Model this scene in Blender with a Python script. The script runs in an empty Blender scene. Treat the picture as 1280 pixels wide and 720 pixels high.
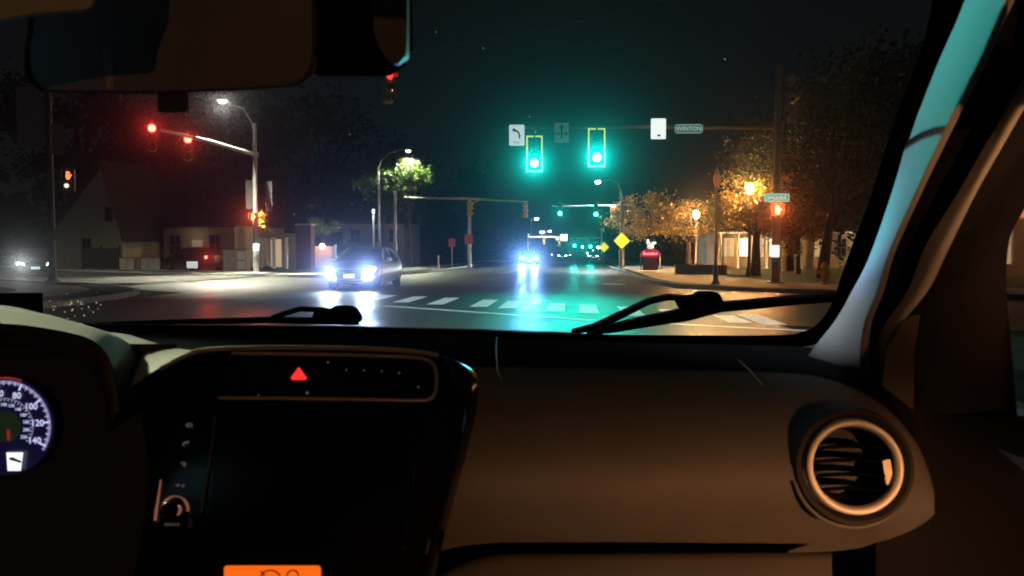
import bpy, bmesh, math, random
import numpy as np
from mathutils import Vector, Matrix, Euler

R = math.radians
PI = math.pi
random.seed(7)
scene = bpy.context.scene
col = scene.collection

# ------------------------------------------------------------------ camera
F = 1065.0                      # focal length in photo pixels (1280 wide)
CAMZ = 1.25
YAW = math.atan(75 / F)
PITCH = math.atan(44 / F)
cam_data = bpy.data.cameras.new('camera')
cam = bpy.data.objects.new('camera', cam_data)
col.objects.link(cam)
cam.location = (0, 0, CAMZ)
cam.rotation_euler = (R(90) - PITCH, 0, YAW)
cam_data.sensor_width = 36
cam_data.lens = 36 * F / 1280
cam_data.clip_start = 0.02
cam_data.clip_end = 5000
cam_data.dof.use_dof = True
cam_data.dof.focus_distance = 12
cam_data.dof.aperture_fstop = 16
scene.camera = cam
CR = cam.rotation_euler.to_matrix()
CL = Vector((0, 0, CAMZ))


def ray(px, py):
    return CR @ Vector(((px - 640) / F, (360 - py) / F, -1))


def atD(px, py, D):
    """world point that the photo shows at px, py, D metres in front of the lens"""
    return CL + ray(px, py) * D


def atY(px, py, Y):
    d = ray(px, py)
    return CL + d * (Y / d.y)


def gx(px, Y):
    """world X of something standing Y metres ahead in photo column px"""
    return atY(px, 316, Y).x


def gz(py, Y):
    return atY(715, py, Y).z


# ------------------------------------------------------------------ materials
def new_mat(name):
    m = bpy.data.materials.new(name)
    m.use_nodes = True
    nt = m.node_tree
    for n in list(nt.nodes):
        nt.nodes.remove(n)
    out = nt.nodes.new('ShaderNodeOutputMaterial')
    return m, nt, out


def pbr(name, c, rough=0.6, metal=0.0, spec=0.5, var=0.25, scale=8.0, bump=0.0, bscale=60.0, rvar=0.0, coat=0.0, stretch=None):
    m, nt, out = new_mat(name)
    b = nt.nodes.new('ShaderNodeBsdfPrincipled')
    nt.links.new(b.outputs[0], out.inputs[0])
    b.inputs['Roughness'].default_value = rough
    b.inputs['Metallic'].default_value = metal
    b.inputs['Specular IOR Level'].default_value = spec
    b.inputs['Coat Weight'].default_value = coat
    b.inputs['Coat Roughness'].default_value = 0.08
    tc = nt.nodes.new('ShaderNodeTexCoord')
    vec = tc.outputs['Object']
    if stretch:
        mp = nt.nodes.new('ShaderNodeMapping')
        mp.inputs['Scale'].default_value = stretch
        nt.links.new(vec, mp.inputs[0])
        vec = mp.outputs[0]
    no = nt.nodes.new('ShaderNodeTexNoise')
    no.inputs['Scale'].default_value = scale
    no.inputs['Detail'].default_value = 6
    no.inputs['Roughness'].default_value = 0.65
    nt.links.new(vec, no.inputs['Vector'])
    ramp = nt.nodes.new('ShaderNodeMapRange')
    ramp.inputs['From Min'].default_value = 0.25
    ramp.inputs['From Max'].default_value = 0.75
    ramp.inputs['To Min'].default_value = 1 - var
    ramp.inputs['To Max'].default_value = 1 + var
    nt.links.new(no.outputs['Fac'], ramp.inputs['Value'])
    mul = nt.nodes.new('ShaderNodeVectorMath')
    mul.operation = 'SCALE'
    mul.inputs[0].default_value = c
    nt.links.new(ramp.outputs[0], mul.inputs['Scale'])
    nt.links.new(mul.outputs[0], b.inputs['Base Color'])
    if rvar:
        r2 = nt.nodes.new('ShaderNodeMapRange')
        r2.inputs['From Min'].default_value = 0.3
        r2.inputs['From Max'].default_value = 0.7
        r2.inputs['To Min'].default_value = max(0.02, rough - rvar)
        r2.inputs['To Max'].default_value = min(1, rough + rvar)
        nt.links.new(no.outputs['Fac'], r2.inputs['Value'])
        nt.links.new(r2.outputs[0], b.inputs['Roughness'])
    if bump:
        n2 = nt.nodes.new('ShaderNodeTexNoise')
        n2.inputs['Scale'].default_value = bscale
        n2.inputs['Detail'].default_value = 4
        nt.links.new(tc.outputs['Object'], n2.inputs['Vector'])
        bp = nt.nodes.new('ShaderNodeBump')
        bp.inputs['Strength'].default_value = bump
        bp.inputs['Distance'].default_value = 0.3 / bscale
        nt.links.new(n2.outputs['Fac'], bp.inputs['Height'])
        nt.links.new(bp.outputs[0], b.inputs['Normal'])
    return m


def glow(name, c, s, base=(0.1, 0.1, 0.1)):
    m, nt, out = new_mat(name)
    b = nt.nodes.new('ShaderNodeBsdfPrincipled')
    nt.links.new(b.outputs[0], out.inputs[0])
    b.inputs['Base Color'].default_value = (*base, 1)
    b.inputs['Roughness'].default_value = 0.3
    b.inputs['Emission Color'].default_value = (*c, 1)
    b.inputs['Emission Strength'].default_value = s
    return m


def brick_mat(name, c1, c2, scale):
    m = pbr(name, c1, 0.85)
    nt = m.node_tree
    b = [n for n in nt.nodes if n.type == 'BSDF_PRINCIPLED'][0]
    tc = [n for n in nt.nodes if n.type == 'TEX_COORD'][0]
    br = nt.nodes.new('ShaderNodeTexBrick')
    br.inputs['Color1'].default_value = (*c1, 1)
    br.inputs['Color2'].default_value = (*c2, 1)
    br.inputs['Mortar'].default_value = (c1[0] * .5, c1[1] * .5, c1[2] * .5, 1)
    br.inputs['Scale'].default_value = scale
    mp = nt.nodes.new('ShaderNodeMapping')
    mp.inputs['Rotation'].default_value = (R(90), 0, 0)
    nt.links.new(tc.outputs['Object'], mp.inputs[0])
    nt.links.new(mp.outputs[0], br.inputs[0])
    nt.links.new(br.outputs['Color'], b.inputs['Base Color'])
    return m


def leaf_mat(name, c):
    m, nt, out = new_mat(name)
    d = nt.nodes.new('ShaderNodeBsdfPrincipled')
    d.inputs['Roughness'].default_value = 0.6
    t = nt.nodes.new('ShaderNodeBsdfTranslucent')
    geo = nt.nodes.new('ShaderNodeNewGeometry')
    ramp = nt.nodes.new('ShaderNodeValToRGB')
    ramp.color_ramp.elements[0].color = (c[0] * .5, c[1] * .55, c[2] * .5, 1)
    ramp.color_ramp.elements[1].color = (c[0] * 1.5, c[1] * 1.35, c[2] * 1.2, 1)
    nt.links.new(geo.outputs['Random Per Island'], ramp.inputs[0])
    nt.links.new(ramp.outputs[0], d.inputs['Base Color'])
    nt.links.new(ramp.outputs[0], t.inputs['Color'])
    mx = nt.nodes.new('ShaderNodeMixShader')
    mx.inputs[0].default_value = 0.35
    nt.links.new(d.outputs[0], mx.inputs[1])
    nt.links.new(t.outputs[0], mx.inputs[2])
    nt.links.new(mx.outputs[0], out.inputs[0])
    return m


M = {}
M['asphalt'] = pbr('asphalt', (0.098, 0.094, 0.090), 0.43, spec=0.5, var=0.6, scale=1.1, bump=0.8, bscale=45, rvar=0.12, stretch=(1, .16, 1))
M['asphalt_b'] = pbr('asphalt_cross', (0.102, 0.096, 0.092), 0.43, spec=0.5, var=0.6, scale=0.8, bump=0.8, bscale=45, rvar=0.12)
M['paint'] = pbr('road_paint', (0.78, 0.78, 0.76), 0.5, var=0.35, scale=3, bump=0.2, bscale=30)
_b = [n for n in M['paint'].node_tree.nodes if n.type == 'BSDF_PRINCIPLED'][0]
_b.inputs['Emission Color'].default_value = (0.8, 0.93, 1.0, 1)      # even glow in place of headlights returned by glass beads
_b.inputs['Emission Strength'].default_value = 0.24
M['paint_yellow'] = pbr('road_paint_yellow', (0.55, 0.36, 0.04), 0.5, var=0.3, scale=3)
M['concrete'] = pbr('concrete', (0.30, 0.28, 0.26), 0.8, var=0.3, scale=1.2, bump=0.3, bscale=30)
M['kerb'] = pbr('kerb_concrete', (0.33, 0.32, 0.31), 0.8, var=0.3, scale=2, bump=0.3, bscale=20)
M['grass'] = pbr('grass', (0.035, 0.045, 0.016), 0.95, var=0.5, scale=1.5, bump=0.8, bscale=12)
M['galv'] = pbr('galvanised_steel', (0.36, 0.36, 0.36), 0.45, metal=0.5, var=0.15, scale=3)
M['darksteel'] = pbr('dark_steel', (0.27, 0.23, 0.21), 0.5, metal=0.3, var=0.2)
M['wood'] = pbr('weathered_pole_wood', (0.17, 0.12, 0.085), 0.85, var=0.35, scale=4, stretch=(8, 8, .6))
M['bark'] = pbr('bark', (0.07, 0.05, 0.038), 0.9, var=0.45, scale=6, bump=0.8, bscale=25)
M['sig_yellow'] = pbr('signal_yellow', (0.50, 0.30, 0.03), 0.5, var=0.1)
M['sig_black'] = pbr('signal_black', (0.012, 0.012, 0.012), 0.5, var=0.2)
M['sig_brown'] = pbr('signal_dull_yellow', (0.30, 0.17, 0.05), 0.55, var=0.2)
M['border'] = glow('glowing_yellow_border', (0.75, 0.85, 0.12), 0.75, (0.6, 0.55, 0.05))  # border emits in place of returned headlight
M['lens_green'] = glow('lens_green_lit', (0.20, 1.0, 0.78), 42)
M['lens_green_far'] = glow('lens_green_far', (0.03, 1.0, 0.70), 30)
M['lens_red'] = glow('lens_red_lit', (1.0, 0.055, 0.035), 18)
M['lens_red_dim'] = glow('lens_red_glowing', (1.0, 0.045, 0.02), 2.0)
M['lens_off'] = pbr('lens_unlit', (0.03, 0.03, 0.03), 0.2, var=0.1)
M['hand'] = glow('hand_orange', (1.0, 0.16, 0.04), 18)
M['hand_l'] = glow('hand_orange_left', (1.0, 0.16, 0.05), 2.6)
M['walk_white'] = glow('walk_white', (1.0, 0.9, 0.75), 1.1)
M['sign_white'] = glow('sign_sheeting_white', (0.85, 0.95, 1.0), 0.55, (0.7, 0.7, 0.7))  # sign faces from here emit evenly in place of returned headlight
M['sign_white_hot'] = glow('sign_sheeting_white_bright', (1.0, 1.0, 0.97), 0.95, (0.8, 0.8, 0.8))
M['sign_dim'] = glow('sign_sheeting_worn', (0.45, 0.7, 0.7), 0.07, (0.16, 0.19, 0.19))
M['sign_green'] = glow('sign_sheeting_green', (0.02, 0.52, 0.36), 0.85, (0.02, 0.15, 0.10))
M['sign_green_dim'] = glow('sign_sheeting_green_dim', (0.16, 0.34, 0.28), 0.35, (0.03, 0.14, 0.10))
M['sign_text'] = glow('sign_sheeting_letter', (0.85, 1.0, 0.95), 0.42, (0.7, 0.7, 0.7))
M['sign_yellow'] = glow('sign_sheeting_yellow', (1.0, 0.83, 0.03), 0.95, (0.8, 0.6, 0.02))
M['sign_black'] = pbr('sign_ink', (0.01, 0.01, 0.012), 0.6)
M['sign_grey'] = pbr('sign_back_aluminium', (0.13, 0.12, 0.12), 0.5, metal=0.3, var=0.2)
M['sign_panel'] = pbr('sign_panel_dull', (0.20, 0.17, 0.17), 0.6, var=0.3)
M['sign_back'] = pbr('sign_back_dark', (0.035, 0.032, 0.033), 0.6, var=0.3)
M['sign_red'] = pbr('sign_red', (0.30, 0.025, 0.02), 0.5, var=0.2)
M['lamp_white'] = glow('street_lamp_white', (1.0, 0.98, 0.90), 120)
M['lamp_white_b'] = glow('street_lamp_cool', (0.75, 0.95, 1.0), 70)
M['lamp_green'] = glow('street_lamp_greenish', (0.85, 1.0, 0.6), 22)
M['lamp_far'] = glow('street_lamp_far', (0.8, 0.95, 1.0), 55)
M['lamp_sodium'] = glow('lantern_sodium', (1.0, 0.50, 0.13), 32)
M['lamp_sodium_dim'] = glow('lantern_sodium_dim', (1.0, 0.20, 0.08), 0.3)
M['lamp_warm'] = glow('warm_bulb', (1.0, 0.62, 0.42), 9)
M['window_lit'] = glow('lit_window', (1.0, 0.66, 0.36), 0.5)
M['window_hot'] = glow('lit_window_bright', (1.0, 0.78, 0.5), 2.2)
M['window_dark'] = pbr('dark_window', (0.012, 0.014, 0.018), 0.12, var=0.1)
M['wall_tan'] = pbr('render_tan', (0.30, 0.23, 0.17), 0.85, var=0.2, scale=2)
M['wall_cream'] = pbr('render_cream', (0.45, 0.38, 0.29), 0.85, var=0.2, scale=2)
M['wall_grey'] = pbr('siding_grey', (0.17, 0.17, 0.18), 0.8, var=0.2, scale=2, stretch=(.3, .3, 12))
M['wall_peach'] = pbr('stucco_peach', (0.5, 0.33, 0.27), 0.85, var=0.15, scale=2)
M['roof'] = pbr('roof_shingle', (0.035, 0.032, 0.032), 0.9, var=0.4, scale=5, bump=0.5, bscale=8)
M['white_trim'] = pbr('white_trim', (0.65, 0.62, 0.56), 0.6, var=0.1)
M['brick_red'] = brick_mat('brick_maroon', (0.16, 0.030, 0.028), (0.11, 0.024, 0.022), 4)
M['fence_dark'] = pbr('dark_fence_board', (0.03, 0.025, 0.02), 0.85, var=0.4, scale=4, stretch=(6, 6, .4))
M['cabinet'] = pbr('cabinet_beige', (0.36, 0.31, 0.25), 0.6, var=0.15, scale=3)
M['hydrant'] = pbr('hydrant_yellow', (0.55, 0.40, 0.08), 0.5, var=0.2)
M['leaf_dark'] = leaf_mat('leaf_dark', (0.015, 0.019, 0.009))  # shaded copy of the leaves, darkened for unlit crowns
M['leaf_lit'] = leaf_mat('leaf_lamplit', (0.36, 0.22, 0.06))  # lamp-lit copy of the leaves, orange light put into the colour
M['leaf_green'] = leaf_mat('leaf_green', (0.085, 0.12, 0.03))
# cars
M['car_silver'] = pbr('car_paint_silver', (0.46, 0.44, 0.45), 0.3, metal=0.5, var=0.05, coat=0.6)
M['car_dark'] = pbr('car_paint_dark', (0.02, 0.02, 0.024), 0.3, metal=0.3, var=0.05, coat=0.6)
M['car_glass'] = pbr('car_glass', (0.010, 0.013, 0.016), 0.06, var=0.05)
M['tyre'] = pbr('tyre_rubber', (0.015, 0.015, 0.015), 0.85)
M['rim'] = pbr('alloy_rim', (0.35, 0.35, 0.36), 0.35, metal=0.8)
M['chrome'] = pbr('chrome', (0.6, 0.6, 0.62), 0.18, metal=1.0, var=0.05)
M['grille'] = pbr('grille_black', (0.012, 0.012, 0.014), 0.4)
M['headlamp'] = glow('headlamp_lit', (0.78, 0.88, 1.0), 55)
M['headlamp_low'] = glow('headlamp_lower_lit', (0.78, 0.85, 1.0), 22)
M['headlamp_far'] = glow('headlamp_far_lit', (0.42, 0.62, 1.0), 260)
M['headlamp_side'] = glow('headlamp_side_street', (0.95, 0.97, 1.0), 30)
M['plate'] = glow('number_plate', (0.75, 0.9, 1.0), 0.7, (0.6, 0.6, 0.6))
M['tail'] = glow('tail_lamp_lit', (1.0, 0.06, 0.03), 14)
M['tail_off'] = pbr('tail_lamp_unlit', (0.12, 0.01, 0.01), 0.2)
M['neon_pink'] = glow('neon_pink', (1.0, 0.22, 0.30), 2.6)
M['neon_red'] = glow('neon_red_box', (0.75, 0.02, 0.04), 0.55, (0.2, 0.01, 0.01))
M['shop_white'] = glow('shop_figure_white', (0.85, 0.95, 0.85), 0.8, (0.7, 0.7, 0.7))
# interior
M['dash'] = pbr('dash_plastic', (0.095, 0.090, 0.086), 0.62, spec=0.06, var=0.12, scale=14, bump=0.12, bscale=900)
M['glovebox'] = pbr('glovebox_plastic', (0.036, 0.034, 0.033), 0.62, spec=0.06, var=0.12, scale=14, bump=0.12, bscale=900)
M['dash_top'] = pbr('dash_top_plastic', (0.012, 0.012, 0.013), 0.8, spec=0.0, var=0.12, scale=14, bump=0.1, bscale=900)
M['hood_plastic'] = pbr('binnacle_plastic', (0.24, 0.24, 0.21), 0.75, spec=0.0, var=0.12, scale=20, bump=0.12, bscale=700)  # same plastic as the dash, paler with strong light put into the colour
M['black_plastic'] = pbr('black_plastic', (0.012, 0.012, 0.012), 0.55, spec=0.3, var=0.2, scale=20)
M['slat'] = pbr('vent_slat', (0.005, 0.005, 0.005), 0.3, spec=0.3, var=0.1, scale=5)
M['piano'] = pbr('piano_black', (0.004, 0.004, 0.005), 0.10, spec=0.5, var=0.1, scale=5)
M['screen'] = pbr('dead_screen', (0.003, 0.003, 0.005), 0.16, spec=0.3, var=0.1, scale=5)
M['satin'] = pbr('satin_silver', (0.80, 0.74, 0.66), 0.42, metal=0.15, var=0.08, scale=20)
M['satin_trim'] = pbr('satin_trim', (0.34, 0.31, 0.28), 0.42, metal=0.35, var=0.08, scale=20)
M['satin_dim'] = pbr('satin_dark', (0.22, 0.21, 0.20), 0.4, metal=0.6, var=0.08, scale=20)
M['pillar'] = pbr('pillar_trim_grey', (0.40, 0.40, 0.39), 0.6, spec=0.4, var=0.08, scale=9, bump=0.1, bscale=500)
M['headliner'] = pbr('headliner_fabric', (0.30, 0.31, 0.27), 0.95, var=0.12, scale=40, bump=0.3, bscale=600)
M['door'] = pbr('door_plastic', (0.007, 0.006, 0.006), 0.6, spec=0.3, var=0.2, scale=10)
M['door_brown'] = pbr('door_sail_plastic', (0.05, 0.038, 0.03), 0.65, spec=0.3, var=0.15, scale=10)
M['low_shade'] = pbr('lower_dash_shade', (0.001, 0.001, 0.001), 0.95, spec=0.0)  # near-black, shade below the dashboard put into the colour
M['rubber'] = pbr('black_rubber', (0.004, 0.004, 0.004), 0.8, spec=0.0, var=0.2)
M['mirror'] = pbr('mirror_glass_dark', (0.085, 0.085, 0.095), 0.4, spec=0.4, var=0.15, scale=6)
M['mirror_strip'] = pbr('mirror_reflection_strip', (0.20, 0.17, 0.16), 0.5, var=0.15, scale=6)
M['hazard'] = glow('hazard_red', (1.0, 0.03, 0.03), 1.1)
M['orange_lcd'] = glow('orange_display', (1.0, 0.135, 0.004), 1.0)
M['lcd_ink'] = pbr('lcd_ink', (0.02, 0.01, 0.0), 0.5)
M['icon'] = glow('button_icon', (0.5, 0.36, 0.32), 0.12)
M['icon_warm'] = glow('knob_ring_lit', (1.0, 0.35, 0.16), 0.22)
M['dial'] = glow('dial_face', (0.04, 0.03, 0.20), 0.10, (0.006, 0.006, 0.012))
M['dial_num'] = glow('dial_numeral', (0.62, 0.66, 1.0), 0.95)
M['dial_ring'] = glow('dial_ring', (0.42, 0.38, 0.72), 0.5)
M['dial_red'] = glow('dial_red', (1.0, 0.06, 0.04), 0.25)
M['dial_green'] = glow('dial_green', (0.0, 0.5, 0.2), 0.02)
M['lcd_white'] = glow('lcd_white', (0.9, 0.92, 1.0), 1.2)
M['dash_line'] = pbr('pale_line', (0.5, 0.45, 0.4), 0.8)
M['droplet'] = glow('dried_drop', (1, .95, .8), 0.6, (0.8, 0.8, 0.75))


def halo_glass():
    """windscreen glass with an added scattering volume that puts halos around bright lamps"""
    m, nt, out = new_mat('windscreen_glass')
    t = nt.nodes.new('ShaderNodeBsdfTransparent')
    t.inputs[0].default_value = (0.96, 0.985, 0.98, 1)
    nt.links.new(t.outputs[0], out.inputs['Surface'])
    add = nt.nodes.new('ShaderNodeAddShader')
    for k, (dens, g) in enumerate(((1.2, 0.99), (0.45, 0.95))):      # tight core and wide tail of the lamp halos
        v = nt.nodes.new('ShaderNodeVolumeScatter')
        v.inputs['Color'].default_value = (1, 1, 1, 1)
        v.inputs['Density'].default_value = dens
        v.inputs['Anisotropy'].default_value = g
        nt.links.new(v.outputs[0], add.inputs[k])
    nt.links.new(add.outputs[0], out.inputs['Volume'])
    m.cycles.volume_sampling = 'EQUIANGULAR'
    m.cycles.homogeneous_volume = True
    return m


M['windscreen'] = halo_glass()


def clear_glass():
    m, nt, out = new_mat('side_glass')
    t = nt.nodes.new('ShaderNodeBsdfTransparent')
    t.inputs[0].default_value = (0.72, 0.75, 0.75, 1)
    g = nt.nodes.new('ShaderNodeBsdfGlossy')
    g.inputs['Roughness'].default_value = 0.03
    mx = nt.nodes.new('ShaderNodeMixShader')
    mx.inputs[0].default_value = 0.05
    nt.links.new(t.outputs[0], mx.inputs[1])
    nt.links.new(g.outputs[0], mx.inputs[2])
    nt.links.new(mx.outputs[0], out.inputs['Surface'])
    return m


M['side_glass'] = clear_glass()


# ------------------------------------------------------------------ mesh builder
class MB:
    def __init__(self):
        self.v, self.f = [], []

    def add(self, vs, fs):
        o = len(self.v)
        self.v += [Vector(p) for p in vs]
        self.f += [tuple(i + o for i in f) for f in fs]
        return self

    def box(self, c, s, rot=None, taper=1.0):
        c = Vector(c)
        hx, hy, hz = s[0] / 2, s[1] / 2, s[2] / 2
        vs = []
        for z in (-1, 1):
            k = taper if z > 0 else 1
            for x, y in ((-1, -1), (1, -1), (1, 1), (-1, 1)):
                p = Vector((x * hx * k, y * hy * k, z * hz))
                if rot is not None:
                    p = rot @ p
                vs.append(c + p)
        return self.add(vs, [(3, 2, 1, 0), (4, 5, 6, 7), (0, 1, 5, 4), (1, 2, 6, 5), (2, 3, 7, 6), (3, 0, 4, 7)])

    def tube(self, pts, rad, n=10, caps=True):
        pts = [Vector(p) for p in pts]
        if not isinstance(rad, (list, tuple)):
            rad = [rad] * len(pts)
        vs, fs = [], []
        up = None
        for i, p in enumerate(pts):
            a = pts[max(i - 1, 0)]
            b = pts[min(i + 1, len(pts) - 1)]
            t = (b - a).normalized()
            if up is None:
                up = t.orthogonal().normalized()
            else:
                up = (up - t * up.dot(t)).normalized()
            s = t.cross(up)
            for k in range(n):
                an = 2 * PI * k / n
                vs.append(p + (up * math.cos(an) + s * math.sin(an)) * rad[i])
        for i in range(len(pts) - 1):
            for k in range(n):
                a = i * n + k
                b = i * n + (k + 1) % n
                fs.append((a, b, b + n, a + n))
        if caps:
            fs.append(tuple(range(n - 1, -1, -1)))
            fs.append(tuple((len(pts) - 1) * n + k for k in range(n)))
        return self.add(vs, fs)

    def lathe(self, prof, c, axis, n=24, ref=None, a0=0.0, a1=2 * PI):
        """prof: (radius, height along axis); axis a Vector"""
        c = Vector(c)
        ax = Vector(axis).normalized()
        u = Vector(ref).normalized() if ref is not None else ax.orthogonal().normalized()
        u = (u - ax * u.dot(ax)).normalized()
        w = ax.cross(u)
        full = abs(a1 - a0 - 2 * PI) < 1e-6
        m = n if full else n + 1
        vs, fs = [], []
        for r, h in prof:
            for k in range(m):
                an = a0 + (a1 - a0) * k / n
                vs.append(c + ax * h + (u * math.cos(an) + w * math.sin(an)) * r)
        for i in range(len(prof) - 1):
            for k in range(n):
                k2 = (k + 1) % m
                a, b = i * m + k, i * m + k2
                fs.append((a, b, b + m, a + m))
        return self.add(vs, fs)

    def grid(self, rows):
        n = len(rows[0])
        vs = [p for r in rows for p in r]
        fs = []
        for i in range(len(rows) - 1):
            for j in range(n - 1):
                a = i * n + j
                fs.append((a, a + 1, a + n + 1, a + n))
        return self.add(vs, fs)

    def prism(self, loop_a, loop_b, cap_a=True, cap_b=True):
        n = len(loop_a)
        vs = list(loop_a) + list(loop_b)
        fs = [(k, (k + 1) % n, n + (k + 1) % n, n + k) for k in range(n)]
        if cap_a:
            fs.append(tuple(range(n - 1, -1, -1)))
        if cap_b:
            fs.append(tuple(range(n, 2 * n)))
        return self.add(vs, fs)

    def text(self, s, size, mat4, align='CENTER', bold=0.0):
        cu = bpy.data.curves.new('lettering', 'FONT')
        cu.body = s
        cu.size = size
        cu.align_x = align
        cu.align_y = 'CENTER'
        cu.extrude = 0.0
        cu.offset = bold * size
        cu.resolution_u = 3
        ob = bpy.data.objects.new('lettering', cu)
        col.objects.link(ob)
        dg = bpy.context.evaluated_depsgraph_get()
        me = bpy.data.meshes.new_from_object(ob.evaluated_get(dg))
        self.add([mat4 @ v.co for v in me.vertices], [tuple(p.vertices) for p in me.polygons])
        bpy.data.meshes.remove(me)
        bpy.data.objects.remove(ob)
        bpy.data.curves.remove(cu)
        return self

    def build(self, name, mat, parent=None, smooth=None, off=None, flip=True):
        me = bpy.data.meshes.new(name)
        vs = self.v
        if off is not None:
            vs = [p - off for p in vs]
        me.from_pydata([tuple(p) for p in vs], [], self.f)
        if flip:
            bm = bmesh.new()
            bm.from_mesh(me)
            bmesh.ops.recalc_face_normals(bm, faces=bm.faces)
            bm.to_mesh(me)
            bm.free()
        me.materials.append(mat)
        if smooth:
            me.shade_auto_smooth = None if False else None
        o = bpy.data.objects.new(name, me)
        col.objects.link(o)
        if smooth:
            me.polygons.foreach_set('use_smooth', [True] * len(me.polygons))
            if smooth != 'full':
                try:
                    me.set_sharp_from_angle(angle=R(smooth))
                except Exception:
                    pass
        if parent is not None:
            o.parent = parent
        return o


def _fix(self, name, mat, parent=None, smooth=None, off=None, flip=True):
    me = bpy.data.meshes.new(name)
    vs = self.v if off is None else [p - off for p in self.v]
    me.from_pydata([tuple(p) for p in vs], [], self.f)
    if flip:
        bm = bmesh.new()
        bm.from_mesh(me)
        bmesh.ops.recalc_face_normals(bm, faces=bm.faces)
        bm.to_mesh(me)
        bm.free()
    me.materials.append(mat)
    if smooth:
        me.polygons.foreach_set('use_smooth', [True] * len(me.polygons))
        if smooth != 'full':
            me.set_sharp_from_angle(angle=R(smooth))
    o = bpy.data.objects.new(name, me)
    col.objects.link(o)
    if parent is not None:
        o.parent = parent
    return o


MB.build = _fix


def tag(o, label=None, cat=None, group=None, kind=None):
    if label: o['label'] = label
    if cat: o['category'] = cat
    if group: o['group'] = group
    if kind: o['kind'] = kind
    return o


def thing(name, label, cat, loc=(0, 0, 0), rotz=0.0, group=None):
    o = bpy.data.objects.new(name, None)
    col.objects.link(o)
    o.location = loc
    o.rotation_euler = (0, 0, rotz)
    o.empty_display_size = 0.2
    return tag(o, label, cat, group)


def copy_tree(o, parent=None):
    c = o.copy()
    col.objects.link(c)
    c.parent = parent
    for ch in list(o.children):
        copy_tree(ch, c)
    return c


def dup(o, label, loc, rotz=None, scale=None):
    c = copy_tree(o)
    c['label'] = label
    c.location = loc
    if rotz is not None:
        c.rotation_euler = (0, 0, rotz)
    if scale:
        c.scale = (scale,) * 3
    return c


def setmat(root, part, mat):
    """give the named parts of a copy their own mesh so that they can carry another material"""
    for ch in root.children_recursive:
        if ch.name.split('.')[0] == part:
            ch.data = ch.data.copy()
            ch.data.materials[0] = mat


def lamp(kind, name, loc, power, color, parent=None, aim=None, size=0.1, cone=60, blend=0.5):
    l = bpy.data.lights.new(name, kind)
    l.energy = power
    l.color = color
    l.shadow_soft_size = size
    l.cycles.use_multiple_importance_sampling = False
    if kind == 'SPOT':
        l.spot_size = R(cone)
        l.spot_blend = blend
    o = bpy.data.objects.new(name, l)
    col.objects.link(o)
    o.location = loc
    if aim is not None:
        o.rotation_euler = (Vector(aim)).to_track_quat('-Z', 'Y').to_euler()
    if parent is not None:
        o.parent = parent
    return o


def beam(t, loc, E, color, size=.1, cone=9, at=None):
    """added narrow spot at a lens, for halo and interior light: E is the irradiance at its target"""
    rot = t.rotation_euler.to_matrix()
    wl = Vector(t.location) + rot @ (Vector(loc) * t.scale[0])
    d = (Vector(at) if at else Vector((0.0, 0.7, 1.25))) - wl
    return lamp('SPOT', 'lens_beam', loc, E * 4 * PI * d.length_squared, color, t, rot.transposed() @ d, size, cone, 1.0)


# ------------------------------------------------------------------ world: night sky
w = bpy.data.worlds.new('World')
scene.world = w
w.use_nodes = True
nt = w.node_tree
bg = nt.nodes['Background']
sky = nt.nodes.new('ShaderNodeTexSky')
sky.sky_type = 'NISHITA'
sky.sun_disc = False
sky.sun_elevation = R(-6)
sky.sun_rotation = R(200)
sky.ozone_density = 3
tint = nt.nodes.new('ShaderNodeMix')
tint.data_type = 'RGBA'
tint.blend_type = 'ADD'
tint.inputs[0].default_value = 1.0
tint.inputs[7].default_value = (0.032, 0.037, 0.044, 1)    # city sky-glow
nt.links.new(sky.outputs[0], tint.inputs[6])
nt.links.new(tint.outputs[2], bg.inputs['Color'])
bg.inputs['Strength'].default_value = 0.10

sun = bpy.data.lights.new('moon', 'SUN')
sun.energy = 0.012
sun.angle = R(0.5)
sun.color = (0.85, 0.9, 1.0)
so = bpy.data.objects.new('moon', sun)
col.objects.link(so)
so.rotation_euler = (R(50), 0, R(200 - 180))

# ------------------------------------------------------------------ ground and roads
def struct(o):
    o['kind'] = 'structure'
    return o


def sheet(name, pts, z, mat):
    return struct(MB().add([(x, y, z) for x, y in pts], [tuple(range(len(pts)))]).build(name, mat))


sheet('ground', [(-900, -300), (900, -300), (900, 1500), (-900, 1500)], -0.02, M['grass'])
sheet('main_road', [(-12.2, -40), (3.6, -40), (3.6, 900), (-12.2, 900)], 0.0, M['asphalt'])
# skewed cross street: near kerb through (-14, 27.7), far kerb through (-16, 43), running up to the left
DX, DY = -0.821, 0.571
a, b = Vector((-14, 27.2, 0)), Vector((-16, 43.6, 0))
sheet('cross_street', [(a.x + DX * 110, a.y + DY * 110), (a.x - DX * 110, a.y - DY * 110), (b.x - DX * 110, b.y - DY * 110), (b.x + DX * 110, b.y + DY * 110)], 0.004, M['asphalt_b'])


def smooth_path(pts, n=8):
    """Catmull-Rom through 2D points"""
    P = [Vector((*p, 0)) for p in pts]
    out = []
    for i in range(len(P) - 1):
        p0, p1, p2, p3 = P[max(i - 1, 0)], P[i], P[i + 1], P[min(i + 2, len(P) - 1)]
        if (p2 - p1).length > 25:
            out.append(p1)
            continue
        L = (p2 - p1).length
        t1 = ((p2 - p1).normalized() + (p1 - p0).normalized()).normalized() if i else (p2 - p1).normalized()
        t2 = ((p3 - p2).normalized() + (p2 - p1).normalized()).normalized() if i < len(P) - 2 else (p2 - p1).normalized()
        for k in range(n):
            t = k / n
            out.append(p1 * (2 * t ** 3 - 3 * t * t + 1) + t1 * L * (t ** 3 - 2 * t * t + t) + p2 * (-2 * t ** 3 + 3 * t * t) + t2 * L * (t ** 3 - t * t))
    out.append(P[-1])
    return out


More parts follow.
